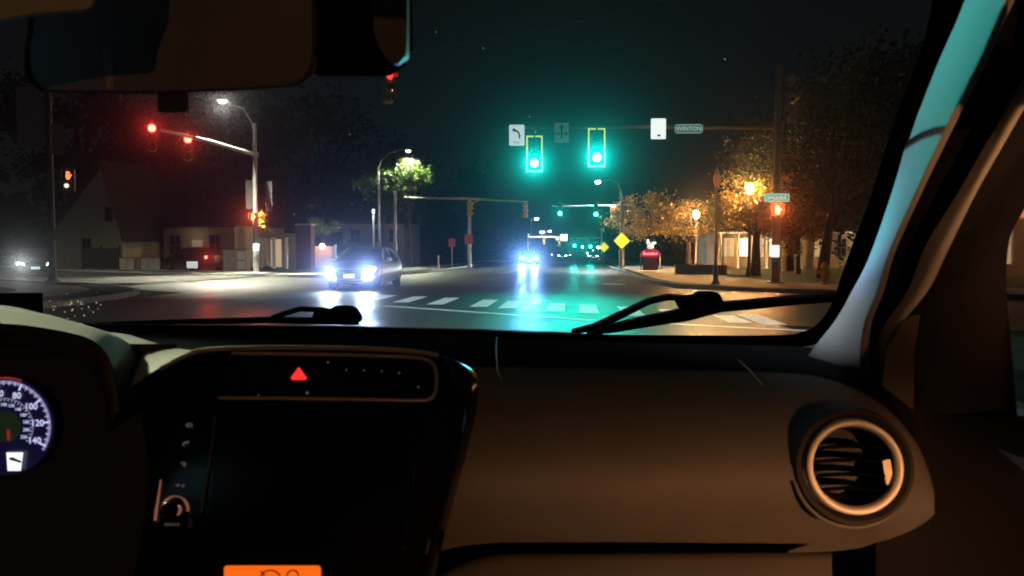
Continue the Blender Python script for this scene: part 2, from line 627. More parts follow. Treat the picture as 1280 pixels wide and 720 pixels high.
def offset(path, d):
    out = []
    for i, p in enumerate(path):
        t = (path[min(i + 1, len(path) - 1)] - path[max(i - 1, 0)]).normalized()
        out.append(p + Vector((-t.y, t.x, 0)) * d)
    return out


def corner(path2d, side, walk, verge, lot_far, wmat):
    """kerb, pavement and verge around one corner of the crossing; side +1: land lies left of the path"""
    p0 = smooth_path(path2d)
    p1 = offset(p0, side * 0.16)
    p2 = offset(p0, side * (0.16 + verge))
    p3 = offset(p0, side * (0.16 + verge + walk))
    H = 0.13
    up = lambda L, z: [Vector((p.x, p.y, z)) for p in L]
    struct(MB().grid([up(p0, -0.01), up([q * 1 for q in offset(p0, side * 0.02)], H), up(p1, H)]).build('kerb', M['kerb']))
    if verge > 0.01:
        struct(MB().grid([up(p1, H - 0.01), up(p2, H)]).build('verge', M['grass']))
    struct(MB().grid([up(p2, H - 0.004), up(p3, H)]).build('pavement', wmat))
    loop = up(p3, H - 0.006) + [Vector((x, y, H - 0.006)) for x, y in lot_far]
    struct(MB().add(loop, [tuple(range(len(loop)))]).build('lawn', M['grass']))


corner([(-120, 115.3), (-40, 59.7), (-22, 47.2), (-17, 43.7), (-13.2, 42.2), (-10.6, 44.4), (-9.3, 49), (-9, 56), (-9, 70), (-9, 880)], 1, 2.4, 1.0, [(-130, 880), (-130, 118)], M['concrete'])
corner([(3.2, 880), (3.2, 70), (3.2, 48), (3.2, 36), (3.9, 31), (5.6, 27.9), (9, 25.5), (14, 22.1), (24, 15.2), (110, -44.6)], 1, 4.2, 0.4, [(140, -44), (140, 880)], M['concrete'])
corner([(-11.8, -38), (-11.8, 5), (-11.8, 17), (-12.1, 21), (-13.3, 25.4), (-16, 28.8), (-20, 31.9), (-36, 43), (-120, 101.6)], 1, 2.0, 1.2, [(-140, 100), (-140, -38)], M['concrete'])
corner([(110, -58), (16, 6.8), (8, 12.2), (4.8, 13.0), (3.4, 11), (3.2, 6), (3.2, -38)], 1, 2.2, 1.0, [(100, -38)], M['concrete'])


def quad_mark(mb, x0, y0, x1, y1, wd, z=0.008):
    """a painted bar from x0, y0 to x1, y1"""
    d = Vector((x1 - x0, y1 - y0, 0))
    s = Vector((-d.y, d.x, 0)).normalized() * wd / 2
    A, B = Vector((x0, y0, z)), Vector((x1, y1, z))
    n = max(1, int(d.length / 2))
    mb.grid([[A + d * (k / n) - s, A + d * (k / n) + s] for k in range(n + 1)])


mk = MB()
for x, near, far in ((-5.3, 21.9, 24.6), (-4.3, 21.1, 24.0), (-3.3, 20.3, 23.4), (-2.15, 19.5, 22.5), (-1.45, 19.0, 22.0), (-.36, 18.1, 21.2), (.36, 17.6, 20.5), (1.25, 16.9, 19.9), (2.1, 16.2, 19.0), (3.0, 15.4, 17.2), (3.52, 15.0, 17.4)):
    quad_mark(mk, x, near, x, far, 0.42)
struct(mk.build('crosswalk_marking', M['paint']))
mk = MB()
quad_mark(mk, -4.4, 19.7, .4, 15.75, 0.22)
quad_mark(mk, 1.5, 15.2, 3.9, 13.75, 0.22)
quad_mark(mk, 5.2, 17.4, 7.4, 15.9, 0.16)
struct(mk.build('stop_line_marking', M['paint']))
mk = MB()
for k in range(14):
    y = 44 + k * 12
    quad_mark(mk, .35, y, .35, y + 3, 0.13)
quad_mark(mk, 1.2, 34.4, 2.0, 33.6, 0.5)
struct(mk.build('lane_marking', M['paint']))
mk = MB()
for x in (-4.1, -3.85):
    quad_mark(mk, x, 50, x, 300, 0.10)
struct(mk.build('centre_line_marking', M['paint_yellow']))

# ------------------------------------------------------------------ traffic signals
def make_signal(label, loc, rotz, lit, housing='sig_yellow', plate=True, border=True, lens_lit=None, group=None, cat='traffic light'):
    t = thing('traffic_signal', label, cat, loc, rotz, group)
    h = MB()
    for k in (-1, 0, 1):
        z = k * 0.355
        prof = [(0.150, 0.0), (0.170, 0.012), (0.170, 0.19), (0.13, 0.21)]
        # rounded square section
        loops = []
        for r, y in prof:
            lp = []
            for q in range(16):
                an = 2 * PI * (q + .5) / 16
                cx, cz = math.cos(an), math.sin(an)
                m_ = max(abs(cx), abs(cz)) ** 0.75
                lp.append(Vector((cx / m_ * r, y, z + cz / m_ * r * 1.03)))
            loops.append(lp)
        for i in range(3):
            h.prism(loops[i], loops[i + 1], i == 0, i == 2)
    h.tube([(0, .1, .52), (0, .1, .68)], 0.035, 8)
    h.build('housing', M[housing], t, 35)
    if plate:
        p = MB()
        p.box((0, .10, 0), (.60, .008, 1.34))
        bp = p.build('backplate', M['sig_black'], t)
        if border:
            q = MB()
            for sx in (-1, 1):
                q.box((sx * .275, .093, 0), (.055, .006, 1.34))
            for sz in (-1, 1):
                q.box((0, .093, sz * .6425), (.494, .006, .055))
            q.build('border', M['border'], bp)
    for k, nm in ((1, 'red'), (0, 'amber'), (-1, 'green')):
        z = k * 0.355
        v = MB()
        L = 0.24
        v.lathe([(0.152, 0.0), (0.152, L), (0.147, L), (0.147, 0.0)], (0, -0.002, z), (0, -1, 0), 20, (0, 0, 1), R(-110), R(110))
        v.build('visor', M[housing], t, 40)
        ln = MB().lathe([(0.142, 0.004), (0.12, 0.020), (0.07, 0.034), (0.0005, 0.040)], (0, -0.002, z), (0, -1, 0), 18)
        mat = M['lens_off']
        if lit == nm:
            mat = lens_lit or (M['lens_green'] if nm == 'green' else M['lens_red'])
        ln.build('lens', mat, t, 60)
    return t


def lathe_pole(mb, x, y, z0, z1, r0, r1, n=14):
    mb.lathe([(r0 * 1.9, 0), (r0 * 1.9, .03), (r0 * 1.15, .05), (r0, .30), (r1, z1 - z0), (0.001, z1 - z0 + .02)], (x, y, z0), (0, 0, 1), n)


G1 = 'green signals over the road ahead'
YS = 30.0
gA = atY(668, 192, 31.6)
gB = atY(746, 184, 29.8)
sgA = make_signal('green-lit traffic signal with full yellow border beside the left-turn arrow sign', gA, R(2), 'green', 'sig_black', True, True, M['lens_green'], G1)
sgB = make_signal('green-lit traffic signal with yellow border left of the blank white sign', gB, R(2), 'green', 'sig_black', True, True, M['lens_green'], G1)
for g_ in (sgA, sgB):
    beam(g_, (0, -.06, -.355), .26, (0.0, 1.0, 0.90), .1, 14)
    # broad spill of the lens over the junction
    lamp('SPOT', 'signal_spill', (0, -.06, -.355), 900, (0.0, 1.0, 0.72), g_, (0, -1, -.32), 0.1, 75, 1.0)
# unseen green signal, added to light the pillar trim teal
sgN = make_signal('unseen green signal added ahead of the car to light the right pillar', (-6.2, 4.6, 6.6), R(50), 'green', 'sig_black', True, False, M['lens_green'], G1)
beam(sgN, (0, -.32, -.50), 3.0, (0.02, 1.0, 0.78), .20, 3.6, (.42, .60, 1.46))
beam(sgN, (0, -.32, -.50), 1.9, (0.10, 0.72, 0.86), .20, 3.0, (.39, .69, 1.36))

# far-right pole with the mast arm that carries them
PR = Vector((gx(970, 32.4), 32.4, .13))
sp = thing('signal_pole', 'tall dark steel signal pole with long mast arm on the right corner', 'signal pole', PR)
mb = MB()
lathe_pole(mb, 0, 0, 0, gz(86, 32.4) - .13, .17, .10)
mb.build('pole', M['darksteel'], sp, 40)
armz = gz(160, 32.2)
mb = MB()
aL = Vector((gx(632, 32.0), 32.0, armz - .02))
mb.tube([(0, 0, armz - .13), ((aL.x - PR.x) * .5, -.15, armz - .1), (aL.x - PR.x, aL.y - PR.y, armz - .13 + .0)], [.13, .10, .065], 10)
mb.lathe([(.20, -.18), (.20, .18)], (0, 0, armz - .13), (0, 0, 1), 14)
mb.build('mast_arm', M['darksteel'], sp, 40)
for px in (646, 668, 702, 746, 823):
    X = gx(px, 31.4) - PR.x
    MB().box((X, -.16, armz - .16), (.05, .30, .22)).build('bracket', M['darksteel'], sp)


def panel_sign(name, label, cat, loc, rotz, wd, ht, mat, r=0.04, post=None):
    t = thing(name, label, cat, loc, rotz)
    lp = []
    for cx, cz, a0 in ((wd / 2 - r, ht / 2 - r, 0), (-wd / 2 + r, ht / 2 - r, 90), (-wd / 2 + r, -ht / 2 + r, 180), (wd / 2 - r, -ht / 2 + r, 270)):
        for k in range(4):
            an = R(a0 + k * 30)
            lp.append(Vector((cx + r * math.cos(an), 0, cz + r * math.sin(an))))
    MB().prism([p + Vector((0, -.002, 0)) for p in lp], [p + Vector((0, .002, 0)) for p in lp]).build('sign_face', mat, t)
    return t


FACE = Matrix(((1, 0, 0, 0), (0, 0, -1, -.0065), (0, 1, 0, 0), (0, 0, 0, 1)))   # text upright, facing -Y


def face_at(x, z, y=-.0065):
    m = FACE.copy()
    m.translation = Vector((x, y, z))
    return m


s = panel_sign('turn_sign', 'white left-turn arrow sign at the left end of the mast arm', 'road sign', atY(646, 169, 31.2), R(2), .56, .76, M['sign_white'])
mb = MB()
arc = [Vector((.10 , -.0045, -.12)), Vector((.10, -.0045, .0)), Vector((.06, -.0045, .10)), Vector((-.04, -.0045, .17)), Vector((-.08, -.0045, .185))]
L1, L2 = [], []
for i, p in enumerate(arc):
    t_ = (arc[min(i + 1, 4)] - arc[max(i - 1, 0)]).normalized()
    n_ = Vector((-t_.z, 0, t_.x)) * .032
    L1.append(p + n_); L2.append(p - n_)
mb.grid([L1, L2])
mb.add([(-.07, -.0045, .27), (-.07, -.0045, .10), (-.19, -.0045, .20)], [(0, 1, 2)])
mb.build('arrow', M['sign_black'], s)
mb = MB()
mb.text('ONLY', .11, face_at(0, -.27))
mb.build('lettering', M['sign_grey'], s)

s = panel_sign('lane_sign', 'dim worn straight-arrow sign between the two green signals', 'road sign', atY(702, 166, 31.2), R(2), .52, .72, M['sign_dim'])
mb = MB()
mb.box((0, -.0045, .02), (.06, .003, .42))
mb.add([(-.10, -.0065, .17), (.10, -.0065, .17), (0, -.0065, .31)], [(0, 1, 2)])
mb.build('arrow', M['sign_black'], s)
for x in (-.14, .15):
    MB().box((x, -.0045, -.03), (.18, .003, .09)).build('bar', M['sign_grey'], s)

s = panel_sign('regulatory_sign', 'glaring white rectangular sign on the mast arm beside the street-name blade', 'road sign', atY(823, 161, 31.2), R(2), .54, .74, M['sign_white_hot'])
MB().box((0.02, -.0045, -.24), (.10, .003, .07)).build('small_print', M['sign_grey'], s)

s = panel_sign('street_name_sign', 'dull green street-name blade reading WINTON on the mast arm', 'street sign', atY(861, 161, 31.2), R(2), 1.0, .33, M['sign_green_dim'], .06)
MB().text('WINTON', .21, face_at(0, .0)).build('lettering', M['sign_text'], s)
mb = MB()
for sz in (-1, 1):
    mb.box((0, -.004, sz * .148), (.86, .003, .016))
for sx in (-1, 1):
    mb.box((sx * .48, -.004, 0), (.016, .003, .20))
mb.build('border', M['sign_text'], s)

s = panel_sign('street_name_sign', 'bright teal street-name blade on the right pole above the red hand signal', 'street sign', atY(971, 247, 32.0), R(4), .94, .31, M['sign_green'], .04)
mb = MB()
for i in range(9):
    mb.box((-.30 + i * .075, -.0045, random.uniform(-.02, .02)), (.045, .003, random.uniform(.07, .14)))
mb.build('lettering', M['sign_text'], s)
mb = MB()
for sz in (-1, 1):
    mb.box((0, -.004, sz * .135), (.90, .003, .018))
for sx in (-1, 1):
    mb.box((sx * .45, -.004, 0), (.018, .003, .25))
mb.build('border', M['sign_text'], s)


def hand_mesh(mb, y, k=1.0):
    mb.box((0, y, -.04 * k), (.13 * k, .004, .13 * k))
    for i, (x, l) in enumerate(((-.05, .09), (-.017, .11), (.017, .105), (.05, .08))):
        mb.box((x * k, y, (.025 + l / 2) * k), (.025 * k, .004, l * k))
    mb.box((.085 * k, y, -.02 * k), (.028 * k, .004, .10 * k), Euler((0, R(32), 0)).to_matrix())
    mb.box((0, y, -.125 * k), (.09 * k, .004, .04 * k))


def ped_signal(label, loc, rotz, mat, walk=None, group=None):
    t = thing('pedestrian_signal', label, 'pedestrian signal', loc, rotz, group)
    mb = MB()
    mb.box((0, .1, 0), (.44, .2, .44)); mb.box((0, -.01, .225), (.46, .24, .012)); mb.box((-.226, -.01, .04), (.012, .2, .36)); mb.box((.226, -.01, .04), (.012, .2, .36))
    mb.build('housing', M['sig_brown'], t)
    MB().box((0, -.003, 0), (.39, .006, .39)).build('face', M['sig_black'], t)
    h = MB()
    hand_mesh(h, -.009, 1.15)
    h.build('hand_symbol', mat, t)
    if walk:
        m2 = MB()
        m2.box((0, .1, -.42), (.44, .2, .36)); m2.box((0, -.01, -.236), (.46, .24, .012))
        m2.build('lower_housing', M['sig_brown'], t)
        MB().lathe([(.09, 0.0), (.06, .02), (.001, .025)], (-.06, -.003, -.40), (0, -1, 0), 14).build('lower_lens', walk, t, 60)
    for z in (.12, -.12):
        MB().tube([(0, .2, z), (0, .38, z)], .03, 8).build('bracket', M['darksteel'], t)
    return t


pr = ped_signal('orange-red lit hand signal under the teal street-name blade', atY(972, 262, 31.8), R(-8), M['hand'])
lamp('POINT', 'hand_glow', (0, -.18, 0), 60, (1, .2, .06), pr, None, .08)
beam(pr, (0, -.06, 0), .09, (1.0, .15, .04))
make_signal('dull yellow unlit signal seen edge-on at left of the red hand signal', atY(955, 268, 32.3), R(75), None, 'sig_brown', False, False)
s = panel_sign('notice_plate', 'small white notice plate on the right signal pole', 'notice', atY(969, 314, 32.15), R(3), .32, .44, M['sign_white_hot'], .02)

# signal hanging beneath the rear-view mirror, seen nearly side-on
hs = make_signal('signal hanging below the mirror housing, seen side-on with red-lit visors', atY(487, 108, 27.0), R(58), 'red', 'sig_yellow', False, False, M['lens_red_dim'])
spw = thing('span_wire', 'thin steel span wire holding the signal below the mirror', 'wire', atY(487, 92, 27.0))
mb = MB()
mb.tube([(-9, 3, 1.5), (-4, 1.3, .8), (0, 0, .55), (5, -1.6, .85), (10, -3.4, 1.6)], .012, 6)
mb.tube([(0, 0, .55), (0, 0.05, 0.28)], .025, 6)
mb.build('wire_strand', M['darksteel'], spw)

# left far pole: luminaire, arm towards us with two red signals
PL = Vector((gx(320, 46.5), 46.5, .13))
lp_ = thing('signal_pole', 'pale galvanised signal pole with street lamp and mast arm on the left far corner', 'signal pole', PL)
mb = MB()
lathe_pole(mb, 0, 0, 0, gz(150, 46.5) - .13, .17, .11)
mb.build('pole', M['galv'], lp_, 40)
e1 = atY(182, 158, 36.2) - PL
mb = MB()
hz = gz(190, 46.5) - .13
mb.tube([(0, 0, hz), (e1.x * .5, e1.y * .5, (hz + e1.z) / 2 + .08), (e1.x, e1.y, e1.z)], [.12, .10, .07], 10)
mb.lathe([(.2, -.15), (.2, .15)], (0, 0, hz), (0, 0, 1), 12)
mb.build('mast_arm', M['galv'], lp_, 40)
top = gz(152, 46.5) - .13
le = atY(278, 127, 44.0) - PL
mb = MB()
mb.tube([(0, 0, top - .6), (-.1, -.1, top + .1), (le.x * .35, le.y * .35, top + .75), (le.x * .7, le.y * .7, le.z - .05), (le.x * .92, le.y * .92, le.z + .08)], [.06, .055, .05, .045, .04], 8)
mb.build('lamp_arm', M['galv'], lp_, 40)
head = MB()
head.box((le.x, le.y, le.z + .10), (.62, .32, .12), None, .7)
hd = head.build('lamp_head', M['galv'], lp_)
MB().lathe([(.17, 0), (.15, -.06), (.08, -.10), (.001, -.115)], (le.x, le.y, le.z + .035), (0, 0, 1), 16).build('lamp_lens', M['lamp_white'], hd, 60)
lamp('SPOT', 'lamp_light', (le.x, le.y, le.z - .10), 30000, (1.0, .95, .72), lp_, (0.25, -.25, -1), .15, 105, .8)
beam(lp_, (le.x, le.y, le.z - .08), .07, (1.0, .97, .85), .15)

for (px, py, Y, lab) in ((190, 172, 36.4, 'red-lit signal at the tip of the left mast arm'), (235, 185, 39.8, 'red-lit signal second from the tip of the left mast arm')):
    r_ = make_signal(lab, atY(px, py, Y), R(26), 'red', 'sig_yellow', True, False, M['lens_red'], 'red signals on the left mast arm')
    r_.scale = (1.15,) * 3
    beam(r_, (0, -.06, .355), .045, (1.0, .04, .03))
pl1 = ped_signal('orange hand signal on the left far pole facing the camera', atY(316, 271, 46.0), R(14), M['hand'])
beam(pl1, (0, -.06, 0), .05, (1.0, .12, .04))
make_signal('yellow signal head on the right flank of the left far pole', atY(329, 277, 46.6), R(70), 'red', 'sig_yellow', False, False, M['lens_red_dim'])
panel_sign('notice_plate', 'small white plate low on the left far pole', 'notice', atY(320, 309, 46.2), R(12), .34, .4, M['sign_white'], .02)
panel_sign('parking_sign', 'tall grey sign panel left of the far pole', 'road sign', atY(313, 243, 46.8), R(25), .5, 1.6, M['sign_grey'], .03)
panel_sign('parking_sign', 'tall grey sign panel right of the far pole', 'road sign', atY(336, 246, 46.8), R(-30), .55, 1.7, M['sign_grey'], .03)

# near-left corner pole
P2 = Vector((gx(65, 32), 32.0, .13))
np_ = thing('signal_pole', 'dark pole with big dark sign panels at the left edge', 'signal pole', P2)
mb = MB()
lathe_pole(mb, 0, 0, 0, 9.0, .15, .11)
mb.build('pole', M['sign_back'], np_, 40)
panel_sign('guide_sign', 'large dark sign panel on the pole at the left edge', 'road sign', atY(41, 146, 31.8), R(20), 1.15, 2.3, M['sign_panel'], .05)
panel_sign('parking_sign', 'narrow grey sign panel on the right side of the left-edge pole', 'road sign', atY(72, 174, 31.6), R(12), .42, 1.2, M['sign_panel'], .03)
ped_signal('tilted orange hand signal on the left-edge pole above a small white light', atY(85, 219, 31.5), R(18), M['hand_l'], M['walk_white'])
panel_sign('notice_plate', 'white plate low on the left-edge pole', 'notice', atY(64, 294, 31.7), R(20), .32, .45, M['sign_grey'], .02)

# far crossing: left pole with yellow signals on a two-sided arm
PF = Vector((gx(587, 62), 62.0, .13))
fp = thing('signal_pole', 'grey pole with long crossbar over the far crossing', 'signal pole', PF)
mb = MB()
lathe_pole(mb, 0, 0, 0, gz(249, 62) - .13, .14, .10, 10)
mb.build('pole', M['galv'], fp, 40)
mb = MB()
xl, xr = gx(505, 62) - PF.x, gx(660, 62) - PF.x
z0 = gz(249, 62) - .13
mb.tube([(xl, 0, z0 + .2), (0, 0, z0 + .05), (xr, 0, z0 - .18)], [.05, .10, .05], 8)
mb.build('mast_arm', M['galv'], fp, 40)
MB().tube([(0, 0, z0 - .8), (.3, 0, z0 - .2), (.9, 0, z0)], .05, 8).build('arm_brace', M['galv'], fp, 40)
fs = make_signal('yellow signal head at the top of the far left pole', atY(588, 261, 61.6), R(160), None, 'sig_yellow', False, False, None, 'yellow signals of the far crossing')
dup(fs, 'yellow signal head hanging at the right end of the far crossbar', atY(657, 263, 61.6), R(175))
panel_sign('stop_sign_board', 'small red sign board low on the far left pole', 'road sign', atY(586, 299, 61.7), 0, .6, .75, M['sign_red'], .1)
s = thing('sign_post', 'thin post with a red sign left of the far pole', 'road sign', (gx(565, 64), 64, .13))
MB().tube([(0, 0, 0), (0, 0, 2.2)], .035, 8).build('post', M['galv'], s)
MB().box((0, -.04, 1.9), (.5, .01, .6)).build('sign_face', M['sign_red'], s)
s = thing('bollard', 'short white bollard post on the far left pavement', 'bollard', (gx(548, 60), 60, .13))
MB().lathe([(.07, 0), (.07, .85), (.05, .9), (.001, .91)], (0, 0, 0), (0, 0, 1), 12).build('post', M['white_trim'], s, 40)

# far crossing: right pole with street lamp, green signals, red side signal
PG = Vector((gx(776, 66), 66.0, .13))
fr = thing('signal_pole', 'grey pole with curved street lamp on the far right kerb', 'signal pole', PG)
mb = MB()
lathe_pole(mb, 0, 0, 0, gz(238, 66) - .13, .14, .09, 10)
mb.build('pole', M['galv'], fr, 40)
mb = MB()
az = gz(257, 66) - .13
mb.tube([(0, 0, az), (gx(690, 66) - PG.x, 0, az - .05)], [.09, .05], 8)
mb.build('mast_arm', M['galv'], fr, 40)
lz = gz(228, 66) - .13
lx = gx(747, 66) - PG.x
mb = MB()
mb.tube([(0, 0, az + 1.0), (-.25, 0, lz - .05), (lx * .5, 0, lz + .22), (lx * .85, 0, lz + .15)], [.06, .05, .045, .04], 8)
mb.build('lamp_arm', M['galv'], fr, 40)
hd = MB().box((lx, 0, lz + .14), (.6, .28, .12), None, .7).build('lamp_head', M['galv'], fr)
MB().lathe([(.20, .04), (.18, -.08), (.001, -.16)], (lx, 0, lz + .04), (0, 0, 1), 14).build('lamp_lens', M['lamp_white_b'], hd, 60)
lamp('SPOT', 'lamp_light', (lx, 0, lz - .15), 5000, (.85, .97, 1.0), fr, (0, 0, -1), .15, 150, .6)
fg = make_signal('green signal at the left end of the far right mast arm', atY(700, 261, 65.6), 0, 'green', 'sig_black', False, False, M['lens_green_far'], 'green signals of the far crossing')
beam(fg, (0, -.06, -.355), .02, (0.0, 1.0, .75))
dup(fg, 'green signal near the pole under the curved far street lamp', atY(745, 262, 65.6))
make_signal('red-lit signal head on the far right pole beside the yellow diamond', atY(767, 266, 65.5), R(48), 'red', 'sig_yellow', False, False, M['lens_red'])

# yellow diamonds
up_ = thing('utility_pole', 'brown wooden pole behind the larger yellow diamond sign', 'utility pole', (gx(778, 60), 60, .13))
MB().tube([(0, 0, 0), (0, 0, 3.2), (0.02, 0, gz(252, 60) - .13)], [.15, .13, .11], 10).build('pole', M['wood'], up_, 60)
MB().box((0, 0, gz(262, 60) - .13), (1.0, .09, .1)).build('crossarm', M['wood'], up_)


def diamond(label, px, py, Y, side, post):
    t = thing('warning_sign', label, 'road sign', (gx(px, Y), Y, .13))
    zc = gz(py, Y) - .13
    rot = Euler((0, R(45), 0)).to_matrix()
    MB().box((0, -.03, zc), (side, .006, side), rot).build('sign_face', M['sign_yellow'], t)
    q = MB()
    for k in range(4):
        r2 = Euler((0, R(45 + 90 * k), 0)).to_matrix()
        q.box(Vector((0, -.0345, zc)) + r2 @ Vector((0, 0, side / 2 - .05)), (side * .9, .003, .02), r2)
    q.build('border', M['sign_black'], t)
    if post:
        MB().tube([(0, .02, 0), (0, .02, zc + .3)], .04, 8).build('post', M['galv'], t, 40)
    return t


diamond('larger yellow diamond warning sign on the wooden pole', 777, 301, 59.6, .80, True)
diamond('smaller farther yellow diamond warning sign left of the wooden pole', 755, 309, 88, .76, True)

# ------------------------------------------------------------------ street lamps
def cobra_lamp(label, px, base_Y, lamp_px, lamp_py, mat, power, color, group=None, pole='galv'):
    X = gx(px, base_Y)
    t = thing('street_lamp', label, 'street lamp', (X, base_Y, .13), 0, group)
    lz = gz(lamp_py, base_Y) - .13
    lx = gx(lamp_px, base_Y) - X
    mb = MB()
    lathe_pole(mb, 0, 0, 0, lz - 1.1, .13, .08, 10)
    mb.build('pole', M[pole], t, 40)
    MB().tube([(0, 0, lz - 1.3), (lx * .08, 0, lz - .7), (lx * .35, 0, lz - .12), (lx * .7, 0, lz + .14), (lx * .95, 0, lz + .14)], [.07, .06, .05, .045, .04], 8).build('lamp_arm', M[pole], t, 40)
    hd = MB().box((lx, 0, lz + .13), (.6, .28, .11), None, .7).build('lamp_head', M[pole], t)
    MB().lathe([(.17, .04), (.15, -.05), (.001, -.10)], (lx, 0, lz + .04), (0, 0, 1), 12).build('lamp_lens', mat, hd, 60)
    if power:
        lamp('SPOT', 'lamp_light', (lx, 0, lz - .12), power, color, t, (0, 0, -1), .15, 155, .6)
    return t


cobra_lamp('curved street lamp on the left lighting a tree crown', 474, 64, 511, 188, M['lamp_green'], 8000, (.9, 1.0, .7))
for i, (Y, side) in enumerate(((200, -1), (315, -1), (480, -1))):
    X = -9.6
    t = thing('street_lamp', ['nearest tiny far street lamp left of the road', 'second tiny far street lamp left of the road', 'farthest tiny street lamp over the left of the road'][i], 'street lamp', (X, Y, .13), 0, 'far street lamps along the left kerb')
    MB().tube([(0, 0, 0), (0, 0, 9)], [.12, .07], 6).build('pole', M['darksteel'], t)
    MB().tube([(0, 0, 8.8), (1.2, 0, 9.2)], .05, 6).build('lamp_arm', M['darksteel'], t)
    MB().lathe([(.45, .10), (.4, -.15), (.001, -.3)], (1.3, 0, 9.1), (0, 0, 1), 10).build('lamp_lens', M['lamp_far'], t, 60)

for i, (px, py, Y) in enumerate(((748, 310, 230), (741, 314, 330), (734, 317, 520), (728, 309, 420))):
    X = gx(px, Y)
    lz = gz(py, Y)
    t = thing('street_lamp', ['nearest of the tiny low lamps right of the far road', 'second tiny low lamp right of the far road', 'lowest tiny lamp at the vanishing point of the road', 'tiny lamp between the farthest two green signals'][i], 'street lamp', (X, Y, .13), 0, 'tiny low lamps down the right kerb')
    MB().tube([(0, 0, 0), (0, 0, lz)], [.08, .05], 6).build('pole', M['darksteel'], t)
    MB().lathe([(.001, -.30), (.38, -.1), (.38, .15), (.001, .3)], (0, 0, lz), (0, 0, 1), 10).build('lamp_lens', M['lamp_far'], t, 60)

# white lit post beside the far left street lamp
t = thing('light_column', 'slim white column lamp with bright top left of the curved street lamp', 'lamp', (gx(467, 58), 58, .13))
zt = gz(261, 58) - .13
MB().tube([(0, 0, 0), (0, 0, zt - .25)], .075, 10).build('post', M['white_trim'], t, 40)
MB().lathe([(.09, zt - .25), (.09, zt), (.001, zt + .03)], (0, 0, 0), (0, 0, 1), 10).build('lamp_lens', glow('column_lamp', (.75, .9, 1), 3.0), t, 40)
lamp('SPOT', 'lamp_light', (.0, -.35, zt + .1), 160, (.7, .88, 1.0), t, (0, .12, -1), .05, 60, .8)
t = thing('utility_pole', 'plain pale utility pole right of the curved left street lamp', 'utility pole', (gx(494, 61), 61, .13))
MB().tube([(0, 0, 0), (.02, 0, gz(238, 61) - .13)], [.16, .11], 10).build('pole', M['galv'], t, 60)


# unseen street lamp added at left to light instrument hood and right pillar base
nl = cobra_lamp('unseen tall street lamp added on the left kerb to light the instrument hood', -1400, 7.0, -1400, -900, M['lamp_white'], 600, (1, .96, .78))
nl.location = (-12.6, 7.5, .13)
beam(nl, (.2, 0, 8.0), 13.0, (1.0, 1.0, .70), .05, 2.7, (-.84, .90, 1.19))
beam(nl, (.2, 0, 8.0), 3.0, (.80, .88, 1.0), .05, 1.5, (.37, .95, 1.16))

fl = cobra_lamp('unseen street lamp added to light the left side street', -700, 40.0, -600, 100, M['lamp_white'], 2200, (1, .92, .76))
fl.location = (-38.0, 44.0, .13)  # unseen lamp added to light the left corner and gabled house

# lanterns on posts on the right
def lantern(label, X, Y, h, mat, power, group, g=1.0):
    t = thing('lamp_post', label, 'lamp post', (X, Y, .13), 0, group)
    mb = MB()
    mb.lathe([(.16, 0), (.16, .05), (.10, .12), (.085, .6), (.06, .65), (.05, h - .35), (.07, h - .33), (.03, h - .28)], (0, 0, 0), (0, 0, 1), 12)
    mb.build('post', M['darksteel'], t, 40)
    MB().lathe([(.07, h - .30), (.17 * g, h - .18 * g), (.21 * g, h), (.17 * g, h + .16 * g), (.07, h + .24 * g)], (0, 0, 0), (0, 0, 1), 14).build('globe', mat, t, 60)
    MB().lathe([(.14 * g, h + .20 * g), (.12 * g, h + .27), (.02, h + .36), (.001, h + .42)], (0, 0, 0), (0, 0, 1), 12).build('cap', M['darksteel'], t, 40)
    if power:
        lamp('POINT', 'lantern_light', (0, 0, h), power, (1.0, .50, .17), t, None, .26)
    return t


GL = 'sodium lantern posts on the right'
lantern('sodium lantern post standing clear left of the lit tree', gx(870, 56), 56, gz(268, 56) - .13, M['lamp_sodium'], 22000, GL)
lantern('sodium lantern glowing inside the lit tree crown', gx(936, 41), 41, gz(236, 41) - .13, M['lamp_sodium'], 13000, GL)
lantern('small far sodium lantern above the pale house at right', gx(1060, 76), 76, gz(284, 76) - .13, M['lamp_sodium'], 3000, GL)
lantern('dim reddish lantern on a thick dark post before the lit tree', gx(895, 31), 31, gz(224, 31) - .13, M['lamp_sodium_dim'], 25, GL, .62)
# unseen lantern added behind the car; narrow spots light dashboard, door frame and mirror
LB = Vector((4.6, -25.0, .13))
lb = lantern('unseen sodium lantern added behind the car to light the dashboard', LB.x, LB.y, 3.6, M['lamp_sodium'], 0, GL)
LQ = LB + Vector((0, .3, 3.6))
for (W_, cone_, tgt_) in ((8000, 1.1, (-.08, .72, .90)), (15000, 1.1, (.08, .72, .90)), (26000, 1.1, (.22, .72, .90)), (32000, 1.1, (.36, .72, .90)), (42000, 1.0, (.50, .62, 1.36)), (1900, 9, (-.2, .7, 1.2))):
    lamp('SPOT', 'lantern_light', LQ - LB, W_, (1.0, .42, .16), lb, Vector(tgt_) - LQ, .04, cone_, 1.0)

